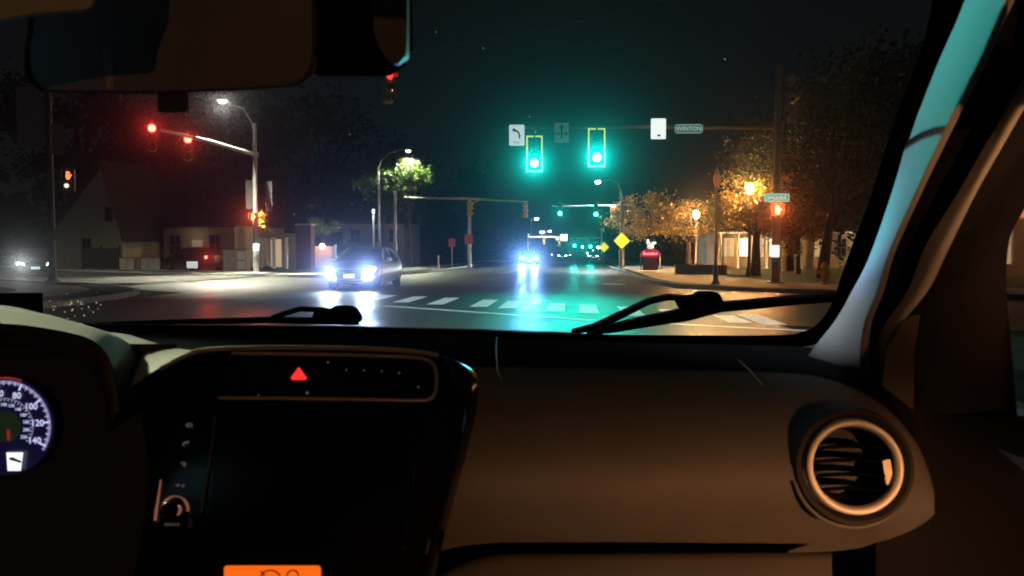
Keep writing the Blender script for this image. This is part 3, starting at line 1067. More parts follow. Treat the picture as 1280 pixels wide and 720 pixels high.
# ------------------------------------------------------------------ trees
def tree(label, X, Y, crown_z, rx, rz, n, leaf, mat='leaf_dark', trunk_r=.22, seed=0, group=None, lean=0.0, clumps=26, ry=None, z_base=.13, name='tree'):
    rnd = random.Random(seed)
    t = thing(name, label, 'tree', (X, Y, z_base), 0, group)
    ry = ry or rx
    C = []
    for i in range(clumps):
        u, v = rnd.uniform(-1, 1), rnd.uniform(0, 2 * PI)
        r = rnd.uniform(.35, 1.0) ** .5
        q = math.sqrt(1 - u * u)
        C.append((Vector((lean + q * math.cos(v) * rx * r, q * math.sin(v) * ry * r, crown_z + u * rz * r)), rnd.uniform(.18, .38)))
    vs, fs = [], []
    for i in range(n):
        c, s = C[i % clumps]
        g = Vector((rnd.gauss(0, s * rx * .62), rnd.gauss(0, s * ry * .62), rnd.gauss(0, s * rz * .5)))
        p = c + g
        if p.z < .5: p.z = .5
        a_ = Euler((rnd.uniform(-1.2, 1.2), rnd.uniform(-1.2, 1.2), rnd.uniform(0, 6.3))).to_matrix()
        l = leaf * rnd.uniform(.6, 1.4)
        o = len(vs)
        vs += [p + a_ @ Vector((-l * .5, 0, 0)), p + a_ @ Vector((0, -l * .3, .04 * l)), p + a_ @ Vector((l * .6, 0, 0)), p + a_ @ Vector((0, l * .3, .04 * l))]
        fs.append((o, o + 1, o + 2, o + 3))
    mb = MB(); mb.v = vs; mb.f = fs
    mb.build('crown', M[mat], t, flip=False)
    tr = MB()
    zt = crown_z + rz * .3
    tr.tube([(0, 0, 0), (lean * .25, 0, zt * .3), (lean * .6, .05, zt * .65), (lean, 0, zt)], [trunk_r * 1.3, trunk_r, trunk_r * .75, trunk_r * .3], 9)
    for i in range(0, clumps, 3):
        c = C[i][0]
        k = rnd.uniform(.35, .7)
        b0 = Vector((lean * k, 0, zt * k))
        m_ = b0.lerp(c, .5) + Vector((0, 0, .12 * rz))
        tr.tube([b0, m_, c], [trunk_r * .42, trunk_r * .25, trunk_r * .07], 6)
    tr.build('trunk', M['bark'], t, 50)
    return t


GR = 'trees on the right side'
tree('low tree lit orange behind the shop sign', gx(812, 62), 62, gz(272, 62) - .13, 2.6, 1.5, 4200, .20, 'leaf_lit', .16, 11, GR)
tree('tree lit orange around the clear lantern', gx(862, 61), 61.5, gz(272, 61) - .13, 2.9, 1.3, 4500, .20, 'leaf_lit', .18, 12, GR)
tree('tree with a glowing lantern in its crown', gx(948, 42), 42.5, gz(256, 42) - .13, 2.3, 1.5, 9000, .15, 'leaf_lit', .20, 13, GR)
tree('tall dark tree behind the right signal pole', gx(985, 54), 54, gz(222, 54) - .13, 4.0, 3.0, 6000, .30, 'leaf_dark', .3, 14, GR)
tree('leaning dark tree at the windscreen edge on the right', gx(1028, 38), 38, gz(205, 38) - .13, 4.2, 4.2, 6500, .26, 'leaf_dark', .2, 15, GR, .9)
tree('small shrubby tree right of the right pole', gx(998, 45), 45, gz(283, 45) - .13, 1.3, 1.4, 2200, .16, 'leaf_lit', .1, 16, GR)
tree('big black tree rising behind the pale house', gx(1080, 70), 70, gz(175, 70) - .13, 8, 7.5, 6000, .5, 'leaf_dark', .4, 17, GR)
GLt = 'trees on the left side'
tree('huge dark tree over the left buildings', gx(385, 75), 75, gz(200, 75) - .13, 8.5, 6.5, 7500, .5, 'leaf_dark', .45, 21, GLt)
tree('huge dark tree behind the left mast arm', gx(270, 72), 72, gz(205, 72) - .13, 6.5, 6.5, 6000, .5, 'leaf_dark', .45, 22, GLt)
tree('dark tree above the gabled house at far left', gx(100, 78), 78, gz(160, 78) - .13, 8, 6, 6000, .5, 'leaf_dark', .45, 23, GLt)
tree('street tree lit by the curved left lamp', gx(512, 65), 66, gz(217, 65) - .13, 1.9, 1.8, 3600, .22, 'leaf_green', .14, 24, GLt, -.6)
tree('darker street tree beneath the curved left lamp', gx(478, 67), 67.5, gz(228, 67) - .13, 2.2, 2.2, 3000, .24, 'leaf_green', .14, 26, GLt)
tree('round bush above the peach lit wall', gx(402, 61), 61.5, gz(281, 61) - .13, 1.1, .7, 1600, .15, 'leaf_green', .08, 25, GLt)
tree('dark tree far down the left pavement', gx(585, 120), 120, gz(262, 120) - .13, 6, 5, 4500, .5, 'leaf_dark', .3, 27, GLt)
# far wooded skyline
rnd = random.Random(5)
vs, fs = [], []
for i in range(14000):
    x = rnd.uniform(-260, 260)
    if -14 < x < 9 and rnd.random() < .97:
        continue
    y = rnd.uniform(210, 330) if abs(x) < 60 else rnd.uniform(110, 260)
    h = 9 + 4 * math.sin(x * .11) + 3 * math.sin(x * .31 + 1)
    p = Vector((x, y, abs(rnd.gauss(0, .55)) * h))
    a_ = Euler((rnd.uniform(-1.2, 1.2), rnd.uniform(-1.2, 1.2), rnd.uniform(0, 6.3))).to_matrix()
    l = rnd.uniform(1.0, 2.4)
    o = len(vs)
    vs += [p + a_ @ Vector((-l, 0, 0)), p + a_ @ Vector((0, -l * .7, 0)), p + a_ @ Vector((l, 0, 0)), p + a_ @ Vector((0, l * .7, 0))]
    fs.append((o, o + 1, o + 2, o + 3))
mb = MB(); mb.v = vs; mb.f = fs
o = mb.build('treeline', M['leaf_dark'], flip=False)
tag(o, 'black far-off woodland on the horizon', 'woodland', kind='stuff')

# ------------------------------------------------------------------ buildings
def gable_roof(mb, x0, x1, y0, y1, ze, zr, axis='x', over=.35):
    """pitched slab roof; axis is the ridge direction"""
    th = .15
    if axis == 'x':
        ym = (y0 + y1) / 2
        for s_, ya in ((-1, y0 - over), (1, y1 + over)):
            A = [(x0 - over, ya, ze - .15), (x1 + over, ya, ze - .15), (x1 + over, ym, zr), (x0 - over, ym, zr)]
            mb.prism([Vector(p) for p in A], [Vector(p) + Vector((0, 0, th)) for p in A])
    else:
        xm = (x0 + x1) / 2
        for xa in (x0 - over, x1 + over):
            A = [(xa, y0 - over, ze - .15), (xa, y1 + over, ze - .15), (xm, y1 + over, zr), (xm, y0 - over, zr)]
            mb.prism([Vector(p) for p in A], [Vector(p) + Vector((0, 0, th)) for p in A])


def window(parent, x, z, y, wd, ht, mat, trim=None, nm='window'):
    trim = trim or ('wall_grey' if mat == 'window_dark' else 'white_trim')
    fr = MB()
    t_ = .07
    for sx in (-1, 1):
        fr.box((x + sx * (wd / 2 + t_ / 2), y - .03, z), (t_, .06, ht + 2 * t_))
    for sz in (-1, 1):
        fr.box((x, y - .03, z + sz * (ht / 2 + t_ / 2)), (wd, .06, t_))
    fr.box((x, y - .02, z), (.04, .03, ht))
    fr.box((x, y - .022, z), (wd, .03, .035))
    f = fr.build(nm, M[trim], parent)
    MB().box((x, y - .004, z), (wd, .006, ht)).build('pane', M[mat], f)
    return f


# right: long pale single-storey house with porch columns, lights inside
BX, BY = gx(905, 58), 62.0
bd = thing('house', 'low pale house with white porch columns and lit windows on the right', 'house', (BX, BY, .13))
W = gx(1140, 60) - BX
MB().box((W / 2, 4, 1.35), (W, 8, 2.7)).build('wall', M['wall_tan'], bd)
mb = MB(); gable_roof(mb, 0, W, 0, 8, 2.75, 4.9, 'x', .6); mb.build('roof', M['roof'], bd)
mb = MB(); mb.box((W / 2, -.5, 2.6), (W, .08, .22)); mb.build('fascia', M['white_trim'], bd)
for i, x in enumerate((.4, 1.6, 2.6, 3.6, 4.8, 6.0)):
    MB().lathe([(.12, 0), (.12, .1), (.08, .15), (.07, 2.3), (.11, 2.4), (.11, 2.5)], (x, -.5, 0), (0, 0, 1), 10).build('porch_column', M['white_trim'], bd, 40)
for x, m_ in ((1.0, 'window_lit'), (2.1, 'window_hot'), (3.1, 'window_lit'), (4.2, 'window_hot'), (5.4, 'window_lit'), (7.4, 'window_lit'), (8.9, 'window_dark'), (10.3, 'window_lit'), (11.4, 'window_hot'), (12.4, 'window_lit')):
    if x < W - .5:
        window(bd, x, 1.5, 0, .6, 1.2, m_)
lamp('POINT', 'porch_light', (2.5, -1.2, 2.2), 80, (1, .75, .45), bd, None, .1)
lamp('POINT', 'porch_light', (10.6, -1.2, 2.2), 100, (1, .75, .45), bd, None, .1)
t = thing('planter_wall', 'low tan planter wall on the right pavement', 'planter', (gx(876, 45), 45, .13))
MB().box((0, 0, .22), (2.6, .4, .44)).build('wall', M['wall_tan'], t)
MB().box((0, 0, .47), (2.7, .5, .06)).build('coping', M['concrete'], t)
hd_ = thing('hydrant', 'yellow fire hydrant on the grass at right beside the windscreen edge', 'fire hydrant', (gx(1031, 31), 31, .12))
MB().lathe([(.17, 0), (.17, .05), (.11, .08), (.11, .55), (.15, .57), (.15, .62), (.12, .70), (.06, .77), (.03, .82), (.001, .83)], (0, 0, 0), (0, 0, 1), 14).build('barrel', M['hydrant'], hd_, 40)
mb = MB(); mb.tube([(-.2, 0, .45), (.2, 0, .45)], .055, 10); mb.tube([(0, -.2, .42), (0, 0, .42)], .07, 10); mb.build('outlet', M['hydrant'], hd_, 40)
# building further right seen through the side window
bx = atY(1420, 330, 36)
b2 = thing('shop_building', 'low shop building with orange lights seen through the side window', 'building', (bx.x, bx.y, .13), R(-25))
MB().box((0, 3, 1.7), (14, 6, 3.4)).build('wall', M['wall_tan'], b2)
MB().box((0, 2.8, 3.5), (14.6, 6.8, .25)).build('roof', M['roof'], b2)
for x in (-5, -3, -1, 1, 3, 5):
    window(b2, x, 1.5, 0, 1.3, 1.7, 'window_lit')
MB().box((0, -.06, 2.8), (12, .08, .4)).build('sign_band', glow('sign_band_orange', (1, .25, .08), .9), b2)
lamp('POINT', 'shop_light', (0, -2.5, 2.9), 500, (1, .45, .2), b2, None, .15)

# shop sign
sx = gx(813, 56)
t = thing('shop_sign', 'red-lit roadside shop sign with a white emblem on top', 'shop sign', (sx, 56, .13))
zc = gz(317, 56) - .13
mb = MB()
lp = []
for k in range(24):
    an = 2 * PI * k / 24
    lp.append(Vector((math.cos(an) * .62, -.1, zc + math.sin(an) * .32)))
mb.prism(lp, [p + Vector((0, .2, 0)) for p in lp])
mb.build('sign_box', M['neon_red'], t)
mb = MB()
for i in range(7):
    x = -.42 + i * .135
    h = [.24, .13, .16, .13, .20, .13, .15][i]
    mb.tube([(x - .04, -.12, zc - .08), (x, -.12, zc - .08 + h), (x + .05, -.12, zc - .07)], .028, 6)
mb.build('lettering', M['neon_pink'], t)
mb = MB()
mb.lathe([(.06, .28), (.20, .36), (.22, .46), (.10, .56), (.001, .58)], (0, 0, zc), (0, 0, 1), 12)
mb.tube([(-.05, 0, zc + .5), (-.16, 0, zc + .72), (-.17, 0, zc + .92)], [.10, .11, .05], 8)
mb.tube([(.02, 0, zc + .52), (.16, 0, zc + .66), (.36, 0, zc + .70)], [.08, .11, .07], 8)
mb.build('emblem', M['shop_white'], t, 60)
MB().box((0, .02, zc / 2 - .12), (.9, .5, zc - .24)).build('base', M['sign_red'], t)
for s_ in (-1, 1):
    MB().tube([(s_ * .62, 0, 0), (s_ * .62, 0, zc)], .05, 8).build('post', M['white_trim'], t)

# left: gabled house
gxp = gx(96, 62)
gh = thing('house', 'tan gabled house standing far left behind the dark fence', 'house', (gx(118, 62), 62, .13), R(-20))
hw = 4.2
pts = [(-hw, 0), (hw * .7, 0), (hw * .7, 3.2), (hw * .28, gz(203, 62)), (-hw, 3.0)]
lp = [Vector((x, 0, z)) for x, z in pts]
MB().prism(lp, [p + Vector((0, 8, 0)) for p in lp]).build('wall', M['wall_cream'], gh)
mb = MB()
for (xa, za), (xb, zb) in (((-hw - .4, 2.75), (hw * .28, gz(203, 62) + .05)), ((hw * .28, gz(203, 62) + .05), (hw * .7 + .4, 2.0))):
    A = [Vector((xa, -.4, za)), Vector((xb, -.4, zb)), Vector((xb, 8.4, zb)), Vector((xa, 8.4, za))]
    mb.prism(A, [p + Vector((0, 0, .16)) for p in A])
mb.build('roof', M['roof'], gh)
window(gh, -.8, 1.6, 0, .9, 1.1, 'window_dark')
window(gh, 1.6, 4.0, 0, .7, 1.0, 'window_dark')
fe = thing('fence', 'dark board fence in front of the gabled house', 'fence', (gx(125, 56), 56, .13), R(-18))
MB().box((0, 0, .75), (3.4, .06, 1.4)).build('board_panel', M['fence_dark'], fe)
for x in (-1.7, 0, 1.7):
    MB().box((x, .08, .8), (.1, .1, 1.6)).build('post', M['fence_dark'], fe)
b0 = thing('utility_box', 'beige utility box left of its twin beside the dark fence', 'utility box', (gx(161, 55), 55, .13), 0, 'utility boxes on the left pavement')
MB().box((0, 0, .38), (1.0, .6, .76)).build('casing', M['cabinet'], b0)
MB().box((0, 0, .78), (1.06, .66, .05)).build('lid', M['sign_grey'], b0)
MB().box((.0, -.31, .38), (.02, .02, .6)).build('door_seam', M['sig_black'], b0)
dup(b0, 'beige utility box right of its twin, further from the fence', (gx(188, 55), 55, .13))
# second left building with lit doorway
b3 = thing('house', 'brown house with dark windows behind the left signals', 'house', (gx(205, 64), 64, .13), R(-8))
W3 = gx(300, 64) - gx(205, 64)
MB().box((W3 / 2, 4, 1.6), (W3, 8, 3.2)).build('wall', M['wall_tan'], b3)
mb = MB(); gable_roof(mb, 0, W3, 0, 8, 3.2, 5.6, 'x'); mb.build('roof', M['roof'], b3)
window(b3, 1.0, 1.7, 0, .9, 1.5, 'window_dark')
window(b3, 4.4, 1.7, 0, .9, 1.5, 'window_dark')
dr = MB().box((2.9, -.03, 1.05), (.9, .06, 2.1)).build('door', M['white_trim'], b3)
lamp('POINT', 'door_light', (2.9, -1.0, 2.3), 12, (1, .75, .55), b3, None, .1)
# porch / shelter
sh = thing('porch', 'pale columned porch right of the left far pole', 'porch', (gx(356, 60), 60, .13))
MB().box((0, 0, 2.35), (3.0, 2.4, .3)).build('roof', M['wall_tan'], sh)
for x in (-1.35, -.45, .45, 1.35):
    MB().box((x, -1.0, 1.1), (.18, .18, 2.2)).build('column', M['white_trim'], sh)
MB().box((0, 1.1, 1.1), (3.0, .1, 2.2)).build('back_wall', M['wall_tan'], sh)
MB().box((-1.0, 1.02, 1.1), (.8, .02, 2.0)).build('door', M['window_lit'], sh)
bw = thing('brick_pier', 'maroon brick pier left of the oncoming silver car', 'brick pier', (gx(382, 58), 58, .13))
MB().box((0, 0, 1.5), (1.05, .9, 3.0)).build('shaft', M['brick_red'], bw)
MB().box((0, 0, 3.06), (1.2, 1.05, .12)).build('cap', M['concrete'], bw)
pw = thing('garden_wall', 'peach wall lit by a warm wall lamp behind the silver car', 'wall', (gx(404, 60.5), 60.5, .13))
MB().box((0, 0, .8), (1.5, .2, 1.6)).build('shaft', M['wall_peach'], pw)
for x in (-.75, .9):
    MB().box((x, -.05, .85), (.13, .3, 1.7)).build('post', M['white_trim'], pw)
MB().lathe([(.001, 1.35), (.16, 1.45), (.2, 1.6), (.14, 1.75), (.001, 1.8)], (0, -.25, 0), (0, 0, 1), 12).build('lamp_globe', M['lamp_warm'], pw, 60)
lamp('POINT', 'wall_light', (0, -.5, 1.6), 70, (1, .66, .5), pw, None, .15)
b4 = thing('house', 'grey two-window house behind the silver car', 'house', (gx(428, 74), 74, .13))
W4 = gx(505, 74) - gx(428, 74)
MB().box((W4 / 2, 4, 1.9), (W4, 8, 3.8)).build('wall', M['wall_grey'], b4)
mb = MB(); gable_roof(mb, 0, W4, 0, 8, 3.8, 5.6, 'x'); mb.build('roof', M['roof'], b4)
for x in (1.2, 3.0, 4.6):
    window(b4, x, 2.6, 0, .8, 1.1, 'window_dark')
cb = thing('utility_cabinet', 'beige two-door cabinet glowing red beside the parked car tail light', 'utility cabinet', (gx(296, 51), 51, .13))
MB().box((0, 0, .66), (1.45, .7, 1.3)).build('casing', M['cabinet'], cb)
for x in (-.2, .38):
    for z in (.36, .95):
        MB().box((x + .05, -.36, z), (.5, .02, .5)).build('door', M['white_trim'] if x > 0 else M['cabinet'], cb)
MB().box((0, 0, 1.33), (1.52, .78, .05)).build('lid', M['sign_grey'], cb)


# ------------------------------------------------------------------ vehicles (front towards -Y)
def ring_section(wd, zl, zt, y):
    pts = [(.55, zl), (.90, zl + .02), (1.0, zl + .16), (1.0, (zl + zt) * .52), (.97, zt - .13), (.88, zt - .02), (.6, zt + .015), (0, zt + .03)]
    right = [Vector((x * wd, y, z)) for x, z in pts]
    left = [Vector((-p.x, p.y, p.z)) for p in reversed(right[:-1])]
    return right + left


def make_car(label, loc, rotz, paint='car_silver', head='headlamp', head_low='headlamp_low', tail='tail_off', group=None):
    t = thing('parked_car' if paint == 'car_dark' else 'car', label, 'car', loc, rotz, group)
    st = [(-2.42, .66, .34, .60), (-2.36, .80, .24, .70), (-2.20, .88, .20, .77), (-1.9, .915, .19, .84), (-1.3, .925, .19, .93), (-.9, .925, .19, .97), (.3, .925, .19, .98), (1.5, .92, .20, 1.02), (2.05, .89, .24, 1.03), (2.3, .84, .3, 1.0), (2.4, .72, .42, .93)]
    rings = [ring_section(wd, zl, zt, y) for y, wd, zl, zt in st]
    b = MB()
    n = len(rings[0])
    for i in range(len(rings) - 1):
        b.prism(rings[i], rings[i + 1], i == 0, i == len(rings) - 2)
    body = b.build('body', M[paint], t, 40)
    # greenhouse
    cab = [(-1.02, .95, .80), (-.55, 1.22, .74), (-.12, 1.40, .64), (.35, 1.45, .62), (.95, 1.41, .62), (1.45, 1.25, .70), (1.95, 1.03, .76)]
    rows = []
    for y, h, wd in cab:
        k = max(0, (h - .97) / .48)
        bw = .86 if abs(y) < 1.5 else .80
        rows.append([Vector((s_ * x, y, z)) for s_, x, z in ((-1, bw, .94), (-1, bw - (bw - wd) * .55, .94 + (h - .94) * .6), (-1, wd, h - .035), (-1, wd * .8, h), (1, 0, h + .012), (1, wd * .8, h), (1, wd, h - .035), (1, bw - (bw - wd) * .55, .94 + (h - .94) * .6), (1, bw, .94))])
    MB().grid(rows).build('window_glass', M['car_glass'], t, 50)
    r = MB()
    rr = []
    for y, h, wd in ((-.16, 1.395, .64), (.1, 1.437, .635), (.35, 1.458, .63), (.95, 1.42, .63), (1.22, 1.345, .65)):
        rr.append([Vector((x * wd, y, h + dz)) for x, dz in ((-1.0, -.03), (-.8, .01), (0, .024), (.8, .01), (1.0, -.03))])
    r.grid(rr)
    r.build('roof', M[paint], t, 50)
    p = MB()
    for s_ in (-1, 1):
        p.tube([(s_ * .85, -1.0, .96), (s_ * .75, -.55, 1.225), (s_ * .645, -.12, 1.395), (s_ * .64, .4, 1.43), (s_ * .645, 1.0, 1.395), (s_ * .74, 1.5, 1.22), (s_ * .80, 1.95, 1.03)], .035, 6)
        p.tube([(s_ * .862, .38, .96), (s_ * .66, .4, 1.42)], .035, 6)
    p.build('pillar', M[paint], t, 50)
    for s_ in (-1, 1):
        for y in (-1.45, 1.45):
            wh = MB().lathe([(.20, -.005), (.31, -.01), (.325, .02), (.325, .19), (.31, .22), (.2, .22)], (s_ * .70, y, .325), (s_, 0, 0), 22).build('wheel', M['tyre'], t, 40)
            MB().lathe([(.215, .215), (.20, .20), (.06, .19), (.001, .205)], (s_ * .70, y, .325), (s_, 0, 0), 20).build('rim', M['rim'], wh, 40)
        hl = MB()
        A = [(s_ * .50, -2.405, .60), (s_ * .80, -2.30, .63), (s_ * .845, -2.20, .70), (s_ * .80, -2.24, .755), (s_ * .56, -2.37, .715)]
        hl.prism([Vector(q) + Vector((0, -.02, 0)) for q in A], [Vector(q) + Vector((0, .08, 0)) for q in A])
        hl.build('headlight', M[head], t, 60)
        if head_low:
            fl = MB()
            A = [(s_ * .46, -2.435, .36), (s_ * .74, -2.40, .36), (s_ * .82, -2.33, .42), (s_ * .78, -2.36, .49), (s_ * .52, -2.42, .47)]
            fl.prism([Vector(q) + Vector((0, -.02, 0)) for q in A], [Vector(q) + Vector((0, .1, 0)) for q in A])
            fl.build('lower_light', M[head_low], t, 60)
        mr = MB().lathe([(.001, -.10), (.07, -.07), (.09, 0), (.07, .07), (.001, .10)], (s_ * 1.0, -.72, 1.02), (1, 0, 0), 10)
        mr.tube([(s_ * .86, -.72, .97), (s_ * .98, -.72, 1.0)], .025, 6)
        mr.build('wing_mirror', M[paint], t, 50)
        tl = MB().box((s_ * .68, 2.36, .84), (.30, .06, .16))
        tl.build('tail_light', M[tail], t)
    g = MB()
    A = [(-.46, -2.44, .63), (.46, -2.44, .63), (.40, -2.445, .38), (-.40, -2.445, .38)]
    g.prism([Vector(q) for q in A], [Vector(q) + Vector((0, .08, 0)) for q in A])
    g.build('grille', M['grille'], t)
    c = MB()
    c.tube([(-.48, -2.44, .645), (0, -2.455, .655), (.48, -2.44, .645)], .014, 6)
    c.tube([(-.70, -2.43, .30), (0, -2.46, .29), (.70, -2.43, .30)], .016, 6)
    for z in (.44, .5, .56):
        c.tube([(-.42, -2.448, z), (.42, -2.448, z)], .006, 4)
    c.build('chrome_trim', M['chrome'], t, 50)
    MB().box((0, -2.465, .47), (.40, .012, .14)).build('number_plate', M['plate'], t)
    MB().box((0, 2.42, .62), (.40, .012, .14)).build('number_plate', M['plate'], t)
    return t


C1 = make_car('silver sedan with blazing bluish headlights coming towards us at left', (gx(444, 29), 30.6, 0), R(0))
for s_ in (-1, 1):
    lamp('SPOT', 'headlight_beam', (s_ * .62, -2.62,   .66), 650, (.66, .82, 1.0), C1, (0.05 - s_ * .02, -1, -.10), .07, 60, 1.0)
for s_ in (-1, 1):
    beam(C1, (s_ * .66, -2.52, .67), .20, (.20, .36, 1.0), .09)
    beam(C1, (s_ * .62, -2.56, .43), .11, (.22, .34, 1.0), .09)

C2 = make_car('far oncoming car with two dazzling blue-white headlights', (gx(661, 88), 90, 0), 0, 'car_dark', 'headlamp_far', None)
C2.name = 'car.001'
for s_ in (-1, 1):
    lamp('SPOT', 'headlight_beam', (s_ * .62, -2.62, .66), 4500, (.6, .8, 1.0), C2, (0, -1, -.03), .07, 50, .9)
    beam(C2, (s_ * .68, -2.52, .67), .22, (.08, .30, 1.0), .09)
C3 = make_car('dark car with one white headlight waiting in the left side street', (gx(24, 43), 44.2, 0), R(35), 'car_dark', 'headlamp_side', None)
C3.name = 'waiting_car'
beam(C3, (-.66, -2.5, .67), .05, (.9, .95, 1.0), .09)
C4 = make_car('dark parked car with glowing red tail light at left', (gx(243, 53.5), 53.5, .13), R(58), 'car_dark', 'tail_off', None, 'tail')
C4.name = 'parked_car'
setmat(C4, 'number_plate', M['sign_grey'])
C4.rotation_euler.z = R(-122)
beam(C4, (.68, 2.48, .84), .018, (1, .07, .04), .09)
ys = thing('yard_sign', 'small white yard sign on the grass by the dark parked car', 'yard sign', (gx(240, 49), 49, .12), R(14))
MB().box((0, 0, .42), (.62, .02, .4)).build('sign_face', M['sign_white'], ys)
for x in (-.22, .22):
    MB().tube([(x, .02, 0), (x, .02, .55)], .012, 6).build('stake', M['galv'], ys)

# far traffic beyond the crossing
def dup_far(src, label, X, Y, rz, g):
    c = dup(src, label, (X, Y, 0), rz)
    c['group'] = g
    return c


M['headlamp_tiny'] = glow('headlamp_tiny', (.6, .9, 1.0), 60)
far = None
for i, (px, Y, lab) in enumerate(((703, 170, 'leftmost of the tiny far cars with white lights'), (709, 215, 'tiny far car with white lights just right of the leftmost'), (693, 260, 'farthest tiny car, between the far signals'), (741, 150, 'tiny far car parked at the right kerb'))):
    if far is None:
        far = make_car(lab, (gx(px, Y), Y, 0), 0, 'car_dark', 'headlamp_tiny', None, 'tail_off', 'tiny far cars down the road')
        far.name = 'far_car'
    else:
        dup_far(far, lab, gx(px, Y), Y, 0, 'tiny far cars down the road')
M['tail_tiny'] = glow('brake_lamp_greenish_far', (.25, 1.0, .9), 12)
# third crossing, far away
GF = 'signals of the farthest crossing'
ft = make_signal('left green signal of the farthest crossing', atY(718, 303, 118), 0, 'green', 'sig_black', False, False, M['lens_green_far'], GF)
ft.scale = (1.3,) * 3
beam(ft, (0, -.06, -.355), .03, (0.0, 1.0, .80))
c = dup(ft, 'right green signal of the farthest crossing', atY(738, 304, 118))
fy = make_signal('pale yellow signal left on the farthest lit arm', atY(680, 301, 112), R(170), None, 'sig_yellow', False, False, None, GF)
dup(fy, 'pale yellow signal right on the farthest lit arm', atY(699, 303, 112))
t = thing('signal_pole', 'lit white mast arm over the farthest crossing', 'signal pole', (gx(660, 112.5), 112.5, .13))
mb = MB(); mb.tube([(0, 0, 0), (0, 0, gz(292, 112) - .13)], [.14, .1], 8); mb.build('pole', M['galv'], t)
mb = MB(); mb.tube([(0, 0, gz(296, 112) - .13), (4.3, 0, gz(296, 112) - .13)], [.12, .10], 8); mb.build('mast_arm', M['white_trim'], t)
lamp('SPOT', 'arm_lamp_light', (2.2, -2.2, gz(280, 112)), 1500, (1, .95, .85), t, (0, .5, -1), .1, 140, .5)
MB().lathe([(.3, 0), (.25, -.12), (.001, -.2)], (1.9, -1.2, gz(291, 112) - .0), (0, 0, 1), 10).build('lamp_lens', M['lamp_far'], t, 60)
t = thing('signal_pole', 'dim pole and arm holding the farthest green signals', 'signal pole', (gx(752, 118.5), 118.5, .13))
mb = MB(); mb.tube([(0, 0, 0), (0, 0, gz(290, 118) - .13)], [.14, .1], 8); mb.build('pole', M['galv'], t)
mb = MB(); mb.tube([(0, 0, gz(297, 118) - .13), (gx(712, 118) - gx(752, 118), 0, gz(298, 118) - .13)], [.1, .07], 8); mb.build('mast_arm', M['galv'], t)
panel_sign('street_name_sign', 'tiny pale lit sign board between the farthest signals', 'street sign', atY(705, 297, 113), 0, .9, .9, M['sign_white_hot'])

# ------------------------------------------------------------------ the car we sit in
car_loc = Vector((-.25, .6, 0))
car = thing('car', 'dark interior of the car we look out of: dashboard, mirror, wipers and windscreen', 'car', car_loc)


def part(mb, name, mat, parent=None, smooth=None, label=None):
    o = mb.build(name, M[mat] if isinstance(mat, str) else mat, parent or car, smooth, off=car_loc)
    if label:
        o['label'] = label
    return o


def interp(xs, ys, x):
    return float(np.interp(x, xs, ys))


def pch(xs, ys, q):
    """smooth monotone interpolation"""
    xs, ys = np.array(xs, float), np.array(ys, float)
    h = np.diff(xs); d = np.diff(ys) / h
    m = np.zeros(len(xs))
    m[0], m[-1] = d[0], d[-1]
    for i in range(1, len(xs) - 1):
        if d[i - 1] * d[i] > 0:
            w1, w2 = 2 * h[i] + h[i - 1], h[i] + 2 * h[i - 1]
            m[i] = (w1 + w2) / (w1 / d[i - 1] + w2 / d[i])
    q = min(max(q, xs[0]), xs[-1])
    i = min(int(np.searchsorted(xs, q, 'right')) - 1, len(xs) - 2)
    i = max(i, 0)
    t = (q - xs[i]) / h[i]
    return float((2 * t ** 3 - 3 * t * t + 1) * ys[i] + (t ** 3 - 2 * t * t + t) * h[i] * m[i] + (-2 * t ** 3 + 3 * t * t) * ys[i + 1] + (t ** 3 - t * t) * h[i] * m[i + 1])


# windscreen: raked sheet, curved round at the sides
def wsD(px, py):
    base = .506 / (.47 + (316 - py) / 1065)
    return base * (1 - .11 * ((px - 510) / 600) ** 2)


pxs = np.linspace(-420, 1250, 36)
pys = np.linspace(432, -110, 22)
rows_o = [[atD(px, py, wsD(px, py) + .006) for px in pxs] for py in pys]
rows_i = [[atD(px, py, wsD(px, py)) for px in pxs] for py in pys]
mb = MB()
mb.grid(rows_i)
mb.grid(rows_o)
# close the edges so that the sheet is a solid slab
nx, ny = len(pxs), len(pys)
o2 = nx * ny
for j in range(nx - 1):
    for i in (0, ny - 1):
        a_ = i * nx + j
        mb.f.append((a_, a_ + 1, o2 + a_ + 1, o2 + a_))
for i in range(ny - 1):
    for j in (0, nx - 1):
        a_ = i * nx + j
        mb.f.append((a_, a_ + nx, o2 + a_ + nx, o2 + a_))
part(mb, 'windscreen', 'windscreen', None, 'full')

# black seal band along the right and bottom edge of the glass
bandL = [(1172, -40), (1160, 30), (1150, 65), (1120, 145), (1090, 240), (1062, 315), (1050, 350), (1042, 374), (1032, 393), (1018, 408), (1002, 415), (980, 418.5), (900, 419.5), (760, 418), (640, 414), (480, 409), (320, 406), (160, 405), (60, 404), (-160, 404)]
bandR = [(1222, -40), (1194, 30), (1174, 75), (1143, 155), (1117, 240), (1091, 318), (1077, 350), (1064, 378), (1052, 404), (1034, 424), (1012, 432), (985, 434), (900, 434), (760, 432), (640, 428), (480, 424), (320, 420), (160, 418), (60, 417), (-160, 417)]


def strip(La, Lb, Dfa, Dfb, n=6, bulge=0.0):
    """surface between two pixel curves at given depths, divided n times across"""
    rows = []
    for k in range(n + 1):
        t = k / n
        row = []
        for (xa, ya), (xb, yb), i in zip(La, Lb, range(len(La))):
            A, B = atD(xa, ya, Dfa(i)), atD(xb, yb, Dfb(i))
            p = A.lerp(B, t)
            p += (CL - p).normalized() * bulge * math.sin(PI * t)
            row.append(p)
        rows.append(row)
    return rows


